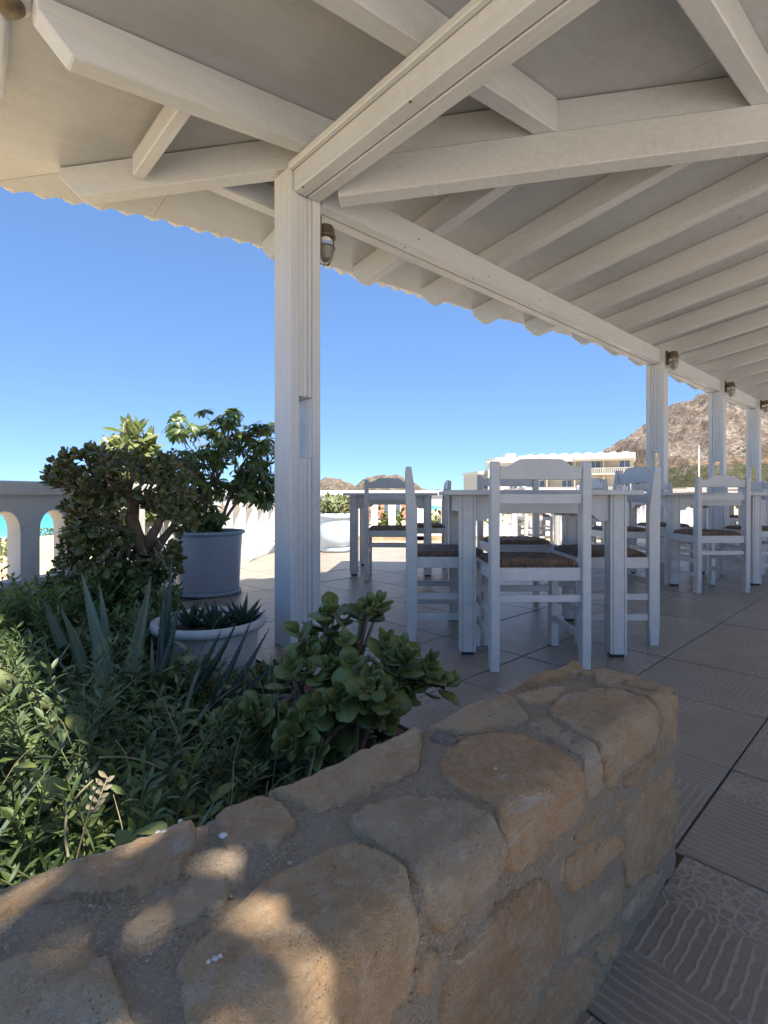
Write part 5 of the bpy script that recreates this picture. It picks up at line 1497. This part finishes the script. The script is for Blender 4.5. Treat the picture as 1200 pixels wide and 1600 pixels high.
def hotel():
    # nearest corner of the block stands at photo x = 990; front recedes to the left, end wall to the right
    d = 82.0; x = (990 - PX) / F * d
    root = empty('hotel', (x, d, -2.0), R(-24), 'cream hotel with balconies and a flat roof, right of the nearest table', 'building')
    H = 9.6; L = 17.5; fl = 3.05; z0 = 0.55
    MB().box(-L, 0, 0, 10.5, -1.5, H - 1.2).build('wall', M['bwall'], root)
    MB().box(-L - 0.3, 0.25, -1.55, 10.7, H - 1.2, H - 0.95).build('roof_slab', M['bwhite'], root)
    for k in range(2):
        a0, a1 = -L - 0.3 + k * (L / 2 + 0.3), -L / 2 - 0.2 + k * (L / 2 + 0.4)
        MB().box(a0, a1, -1.55 - 0.15 * (k == 1), -1.35, H - 0.945, H).build('parapet', M['bwhite'], root)
    MB().box(0.02, 0.24, -1.3, 10.6, H - 0.945, H).build('parapet', M['bwhite'], root)
    for f in range(3):
        z = z0 + f * fl - 0.5
        MB().box(-L, 0.0, -1.5, -0.004, z, z + 0.16).build('balcony_slab', M['bwhite'], root)
        for k in range(4):
            xc = -L * (k + 0.5) / 4
            window(root, xc + 0.9, z + 0.2, 1.7, 2.15, -0.05)
            b = MB(); w2 = L / 8 - 0.12
            b.box(xc - w2, xc + w2, -1.5, -1.42, z + 1.02, z + 1.12); b.box(xc - w2, xc + w2, -1.5, -1.42, z + 0.162, z + 0.24)
            for q in range(14): b.box(xc - w2 + 2*w2*q/13.5, xc - w2 + 2*w2*q/13.5 + 0.16, -1.49, -1.43, z + 0.24, z + 1.02)
            b.build('balcony_railing', M['bwhite'], root)
        for k in range(1, 4):
            MB().box(-L * k / 4 - 0.1, -L * k / 4 + 0.1, -1.40, -0.004, z + 0.165, z + fl - 0.02).build('party_wall', M['bwall'], root)
    for k in range(9):
        xc = -L + 1.2 + k * 1.9
        s = MB(); s.prism([(xc - .5, 0.5, H - .6), (xc + .5, 0.5, H - .6), (xc + .5, 1.6, H + .3), (xc - .5, 1.6, H + .3)], [(xc - .5, 0.6, H - .68), (xc + .5, 0.6, H - .68), (xc + .5, 1.7, H + .23), (xc - .5, 1.7, H + .23)])
        s.build('solar_panel', M['bwhite'], root)
        s = MB(); s.tube([(xc - .45, 1.75, H + .28), (xc + .45, 1.75, H + .28)], 0.13, 10); s.build('water_tank', M['bwhite'], root, smooth=True)
hotel()

def wing():
    d = 92.0; x = (905 - PX) / F * d
    root = empty('hotel_annex', (x, d, -2.0), R(-12), 'long cream annex behind the crest of the nearest chair', 'building')
    H = 8.8; L = 16.0
    MB().box(-L, 3, 0, 9, -1.5, H).build('wall', M['bwhite'], root)
    MB().box(-L - .2, 3.2, -0.35, 9.2, H, H + 0.35).build('parapet', M['bwhite'], root)
    for f in range(3):
        for k in range(6): window(root, -L + 1.6 + k * 2.9, 0.6 + f * 2.9, 1.3, 1.5, -0.03)
    for k in range(8):
        xc = -L + 1.2 + k * 2.1
        s = MB(); s.tube([(xc - .4, 1.5, H + .5), (xc + .4, 1.5, H + .5)], 0.15, 10); s.build('water_tank', M['bwhite'], root, smooth=True)
wing()

def old_block():
    d = 100.0; x = (748 - PX) / F * d
    root = empty('apartment_block', (x, d, -2.0), R(10), 'pale stepped apartment block left of the nearest chair back', 'building')
    MB().box(0, 11, 0, 9, -1.5, 7.0).build('wall', M['bwall'], root)
    MB().box(-0.2, 11.2, -0.3, 9.1, 7.0, 7.55).build('parapet', M['bwhite'], root)
    MB().box(4.2, 10.6, 1.5, 7.5, 7.55, 10.0).build('upper_storey', M['bwhite'], root)
    MB().box(4.0, 10.8, 1.3, 7.7, 10.0, 10.35).build('roof_slab', M['bwhite'], root)
    MB().box(7.0, 9.0, 3, 5, 10.35, 11.3).build('stair_head', M['bwhite'], root)
    for f in range(2):
        for k in range(4): window(root, 1.5 + k * 2.7, 0.7 + f * 3.1, 1.2, 1.5, -0.03)
    window(root, 6.2, 8.0, 1.2, 1.3, 1.47); window(root, 8.8, 8.0, 1.0, 1.3, 1.47)
    for f in range(2):
        b = MB(); b.box(0.0, 5.2, -1.2, -0.35, 2.95 + f * 3.1, 3.1 + f * 3.1)
        for q in range(16): b.box(q * 0.33, q * 0.33 + 0.1, -1.18, -1.1, 3.1 + f * 3.1, 4.0 + f * 3.1)
        b.box(0.0, 5.2, -1.2, -1.08, 4.0 + f * 3.1, 4.1 + f * 3.1); b.build('balcony_railing', M['bwhite'], root)
old_block()

def small_house(name, label, px, d, w, h, dep, roof='flat', rz=0, base=-2.0, col='bwhite'):
    x = (px - PX) / F * d
    root = empty(name, (x, d, base), R(rz), label, 'building')
    MB().box(-w/2, w/2, 0, dep, -1.5, h).build('wall', M[col], root)
    if roof == 'flat': MB().box(-w/2 - .15, w/2 + .15, -0.2, dep + .1, h, h + 0.3).build('roof_slab', M['bwhite'], root)
    else:
        MB().prism([(-w/2 - .4, -.5, h), (w/2 + .4, -.5, h), (w/2 + .4, dep + .5, h), (-w/2 - .4, dep + .5, h)], [(-w/2 + 1, dep/2 - .1, h + 1.5), (w/2 - 1, dep/2 - .1, h + 1.5), (w/2 - 1, dep/2 + .1, h + 1.5), (-w/2 + 1, dep/2 + .1, h + 1.5)]).build('roof', M['rooftile'], root)
    n = max(1, int(w / 3))
    for k in range(n): window(root, -w/2 + w * (k + 0.5) / n, 0.9, 1.2, 1.4, -0.03)
    MB().box(w * 0.12, w * 0.12 + 0.9, -0.05, 0.02, 0, 2.1).build('door', M['pane'], root)
small_house('low_house', 'low house with a red tiled roof seen through the far arches', 585, 48, 7.5, 0.7, 5, 'hip', 0, -2.0, 'bwall')
small_house('arcade_house', 'low white house under the annex, behind the table top', 868, 60, 9, 3.2, 6, 'flat', 0, -1.9)
small_house('white_shed', 'long low white building at the foot of the hill', 1150, 120, 22, 3.9, 8, 'flat', -4, -1.5)
small_house('beach_house', 'small white house between the second and third post', 1075, 105, 8, 3.2, 6, 'flat', 6, -1.5)
small_house('red_roof_house', 'small red-roofed house at the foot of the hill far right', 1240, 110, 12, 3.4, 8, 'hip', 0, -1.5)

# pole in front of the hill
x = (1092 - PX) / F * 100
pl = empty('lamp_pole', (x, 100, -2.0), 0, 'tall pale pole standing in front of the rocky hill', 'pole')
mb = MB(); mb.tube([(0, 0, -0.5), (0, 0, 12.2)], [0.19, 0.13], 8); mb.build('shaft', M['bwhite'], pl, smooth=True)
mb = MB(); mb.tube([(0, 0, 12.15), (0.0, 0, 12.5)], [0.17, 0.10], 8); mb.build('head', M['bwhite'], pl, smooth=True)

# garden bushes seen through the arches and beyond the sunny balustrade
BL = [leaf_arrays(0.16, 0.07, 0, 0.2, 0.15, 2)]
spots = [(510, 11.2), (548, 12.0), (585, 10.8), (625, 11.5), (672, 10.6), (705, 11.4), (742, 10.9), (790, 11.8), (838, 11.0), (880, 12.2)]
for i, (px, d) in enumerate(spots):
    leafy_bush('garden_bush', 'dark green garden bush behind the far white balustrade', ((px - PX) / F * d, d, -1.6), (0.62, 0.5, pr.uniform(1.02, 1.16)), 190, BL, M['bush'], 'bush', 'garden bushes behind the far balustrade')
tufts = [(-14.5, 19), (-17, 24), (-13.2, 17), (-20, 30)]
for (x, d) in tufts:
    leafy_bush('beach_shrub', 'small green shrub on the sand beyond the shaded balustrade', (x, d, ground_z(x, d) - 0.1), (0.7, 0.7, 0.3), 90, BL, M['bush'], 'shrub', 'shrubs on the beach sand')
for i, (px, d, rz_) in enumerate(((1040, 90, 2.2), (1058, 96, 1.8), (1110, 88, 2.0), (1128, 98, 2.4), (1165, 92, 2.0), (1000, 95, 2.2), (970, 70, 2.0))):
    leafy_bush('roadside_tree', 'small dark tree among the low houses below the hill', ((px - PX) / F * d, d, -2.0), (rz_ * 0.9, rz_ * 0.8, rz_ * 0.62), 110, [leaf_arrays(0.65, 0.32, 0, 0.2, 0.15, 2)], M['bush'], 'tree', 'small trees below the hill')

# garden hose along the sunny balustrade
mb = MB(); q = [px3w(372, 884, 5.45), px3w(384, 880, 5.6), px3w(400, 868, 5.9), px3w(418, 852, 6.3), px3w(436, 836, 6.7), px3w(455, 826, 7.2)]
mb.tube(q, 0.014, 8); tag(mb.build('hose', M['pot_white'], None, smooth=True), 'pale hose slanting up along the sunlit balustrade beside the corner post', 'hose')

# unseen pale paving, added to bounce sunlight, behind and left of the camera
yd = MB(); yp = [uv2w(-7, -3.6), uv2w(-0.62, -3.6), uv2w(-0.62, -0.1), uv2w(-7, -0.1)]
yp2 = [uv2w(-7, -9), uv2w(20, -9), uv2w(20, -3.62), uv2w(-7, -3.62)]
yd.prism([(x, d, -0.4) for x, d in yp2], [(x, d, 0.002) for x, d in yp2])
yd.prism([(x, d, -0.4) for x, d in yp], [(x, d, 0.006) for x, d in yp])
tag(yd.build('bounce_yard', m_stucco('bounce_concrete', (0.56, 0.54, 0.50)), None), kind='structure')

# unseen tree added behind the camera, its leaves dapple the wall and planter
def dapple_tree():
    ux, uy = uv2w(-1.7, -1.2); root = empty('dapple_tree', (ux, uy, 0), 0, 'unseen slender tree added to dapple the wall and planter', 'tree')
    org = Vector(root.location); wood = MB(); lv = Leaves([leaf_arrays(0.11, 0.05, 0, 0.2, 0.15, 3)])
    cx, cy = uv2w(-0.25, -0.85); cen = Vector((cx - ux, cy - uy, 4.5))
    wood.tube([(0, 0, -0.3), (0.05, 0.02, 1.2), (0.12, 0.10, 2.4), tuple(cen * 0.8)], [0.09, 0.08, 0.065, 0.04], 10)
    for k in range(56):
        q = rdir(); p = cen + Vector((q.x * 1.15, q.y * 1.15, q.z * 0.6)) * pr.uniform(0.3, 1.0)
        wood.tube(curve_pts(cen * 0.75, p, (0, 0, 0.1), 5), [0.02, 0.016, 0.012, 0.008, 0.005], 6)
        for j in range(14):
            dv = (q + rdir()).normalized(); lv.add(org + p + rdir() * 0.14, dv, (0, 0, 1) , pr.uniform(0.7, 1.1))
    wood.build('trunk', M['bark_grey'], root, smooth=True); lv.build(root, M['bush'], 0, mass_name='crown')
dapple_tree()
